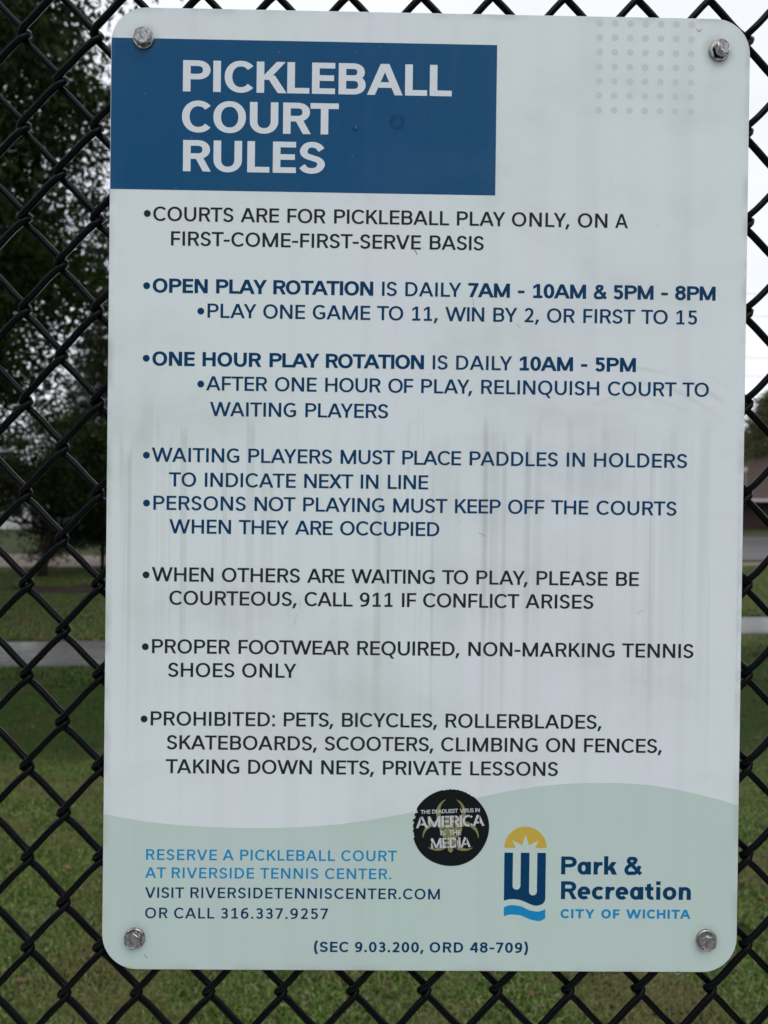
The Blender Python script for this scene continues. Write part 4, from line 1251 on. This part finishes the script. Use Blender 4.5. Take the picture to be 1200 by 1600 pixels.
def drop(x, z, r_, sq=1.3):
    bm = bmesh.new(); bmesh.ops.create_uvsphere(bm, u_segments=14, v_segments=8, radius=r_)
    for v in bm.verts: v.co = Vector((v.co.x + x, v.co.y * .35 - .0002, v.co.z * sq + z))
    link_mesh('water_drop', bm_mesh('water_drop', bm, True), sign, M_water)
drop(-.0520, .2500, .0017); drop(-.0605, .2537, .0010, .6); drop(-.0540, .2305, .0006); drop(-.0525, .3020, .0006); drop(-.1050, .3015, .0005)
for x_, r_ in ((.1785, .0021), (-.0655, .0009), (-.0280, .0012)):
    drop(x_, -.3302, r_, .55)

# ------------------------------------------------------------------ bolts
m, nt, p = new_mat('zinc_steel'); p.inputs['Metallic'].default_value = 1.0
tc2 = node(nt, 'ShaderNodeTexCoord'); n2 = node(nt, 'ShaderNodeTexNoise', Scale=420, Detail=6); nt.links.new(tc2.outputs['Object'], n2.inputs['Vector'])
r2 = node(nt, 'ShaderNodeValToRGB'); r2.color_ramp.elements[0].position = .3; r2.color_ramp.elements[0].color = (.13, .13, .13, 1); r2.color_ramp.elements[1].position = .7; r2.color_ramp.elements[1].color = (.50, .49, .475, 1)
nt.links.new(n2.outputs['Fac'], r2.inputs[0]); nt.links.new(r2.outputs[0], p.inputs['Base Color'])
p.inputs['Roughness'].default_value = .24
b2 = node(nt, 'ShaderNodeBump', Strength=.35, Distance=.0004); nt.links.new(n2.outputs['Fac'], b2.inputs['Height']); nt.links.new(b2.outputs[0], p.inputs['Normal'])
M_zinc = m
def lathe_y(prof, sides=40):
    """profile of (radius, y) about the y axis"""
    V, F = [], []
    for r_, y_ in prof:
        for k in range(sides):
            a_ = 2 * math.pi * k / sides; V.append((r_ * math.cos(a_), y_, r_ * math.sin(a_)))
    for i in range(len(prof) - 1):
        for k in range(sides):
            F.append((i*sides + k, i*sides + (k+1) % sides, (i+1)*sides + (k+1) % sides, (i+1)*sides + k))
    F.append(tuple((len(prof)-1) * sides + k for k in range(sides)))
    return V, F
wv, wf = lathe_y([(.0071, -.0001), (.0071, -.0012), (.0067, -.0016), (.0040, -.0017)])
bm = bmesh.new(); vs = [bm.verts.new(v) for v in wv]; [bm.faces.new([vs[i] for i in f]) for f in wf]; washer_me = bm_mesh('washer', bm)
# hexagonal head: chamfered top, each ring blends hexagon and circle
AF = .00525
def ringpts(y_, hexr, circ, mix):
    out = []
    for k in range(48):
        a_ = 2 * math.pi * k / 48
        s = (a_ + math.pi / 6) % (math.pi / 3) - math.pi / 6
        rh = hexr / math.cos(s)
        r_ = min(rh, circ)
        out.append((r_ * math.cos(a_), y_, r_ * math.sin(a_)))
    return out
bm = bmesh.new(); rings = []
for y_, c_ in ((-.0016, .0090), (-.0046, .00600), (-.00495, .00545), (-.00525, .0050), (-.0053, .0047), (-.0051, .0044)):
    rings.append([bm.verts.new(v) for v in ringpts(y_, AF, c_, 0)])
for a_, b_ in zip(rings[:-1], rings[1:]):
    for k in range(48): bm.faces.new((a_[k], a_[(k+1) % 48], b_[(k+1) % 48], b_[k]))
bm.faces.new(rings[-1])
head_me = bm_mesh('hex_head', bm)
# raised maker's ticks round the head
bm = bmesh.new()
for k in range(11):
    a_ = R(20 + 24 * k); r0, r1 = .0027, .0036 + .0003 * (k % 3 == 0)
    c, s = math.cos(a_), math.sin(a_); w = .00016
    v = [bm.verts.new((r_ * c - q * s, y_, r_ * s + q * c)) for y_ in (-.00505, -.00522) for r_, q in ((r0, -w), (r1, -w), (r1, w), (r0, w))]
    for f in ((0, 1, 2, 3), (4, 5, 6, 7), (0, 1, 5, 4), (1, 2, 6, 5), (2, 3, 7, 6), (3, 0, 4, 7)): bm.faces.new([v[i] for i in f])
tick_me = bm_mesh('head_marking', bm)
for x_, z_, tilt, tw, hs, spin in ((-197.2, 308.1, (.07, .05), (.03, 0), 1.0, 12), (197.7, 307.4, (-.20, .24), (.05, .05), 1.0, 40), (-196.9, -307.9, (-.04, -.14), (0, 0), 1.0, 5), (197.9, -306.8, (.16, -.02), (0, 0), 1.0, 50)):
    b_ = empty('bolt', (x_ * K, 0, z_ * K)); b_.parent = sign
    w_ = link_mesh('washer', washer_me, b_, M_zinc); w_.rotation_euler = (tw[0], 0, tw[1]); w_.location.y = -.0003
    h_ = link_mesh('hex_head', head_me, b_, M_zinc); h_.rotation_euler = (tilt[0], R(spin), tilt[1])
    k_ = link_mesh('head_marking', tick_me, b_, M_zinc); k_.rotation_euler = h_.rotation_euler
    V, F = tube_arrays([(0, .0002, 0), (0, .026, 0)], .0031, 12)
    s_ = link_mesh('shank', mesh_from('shank', V, F, True), b_, M_zinc)
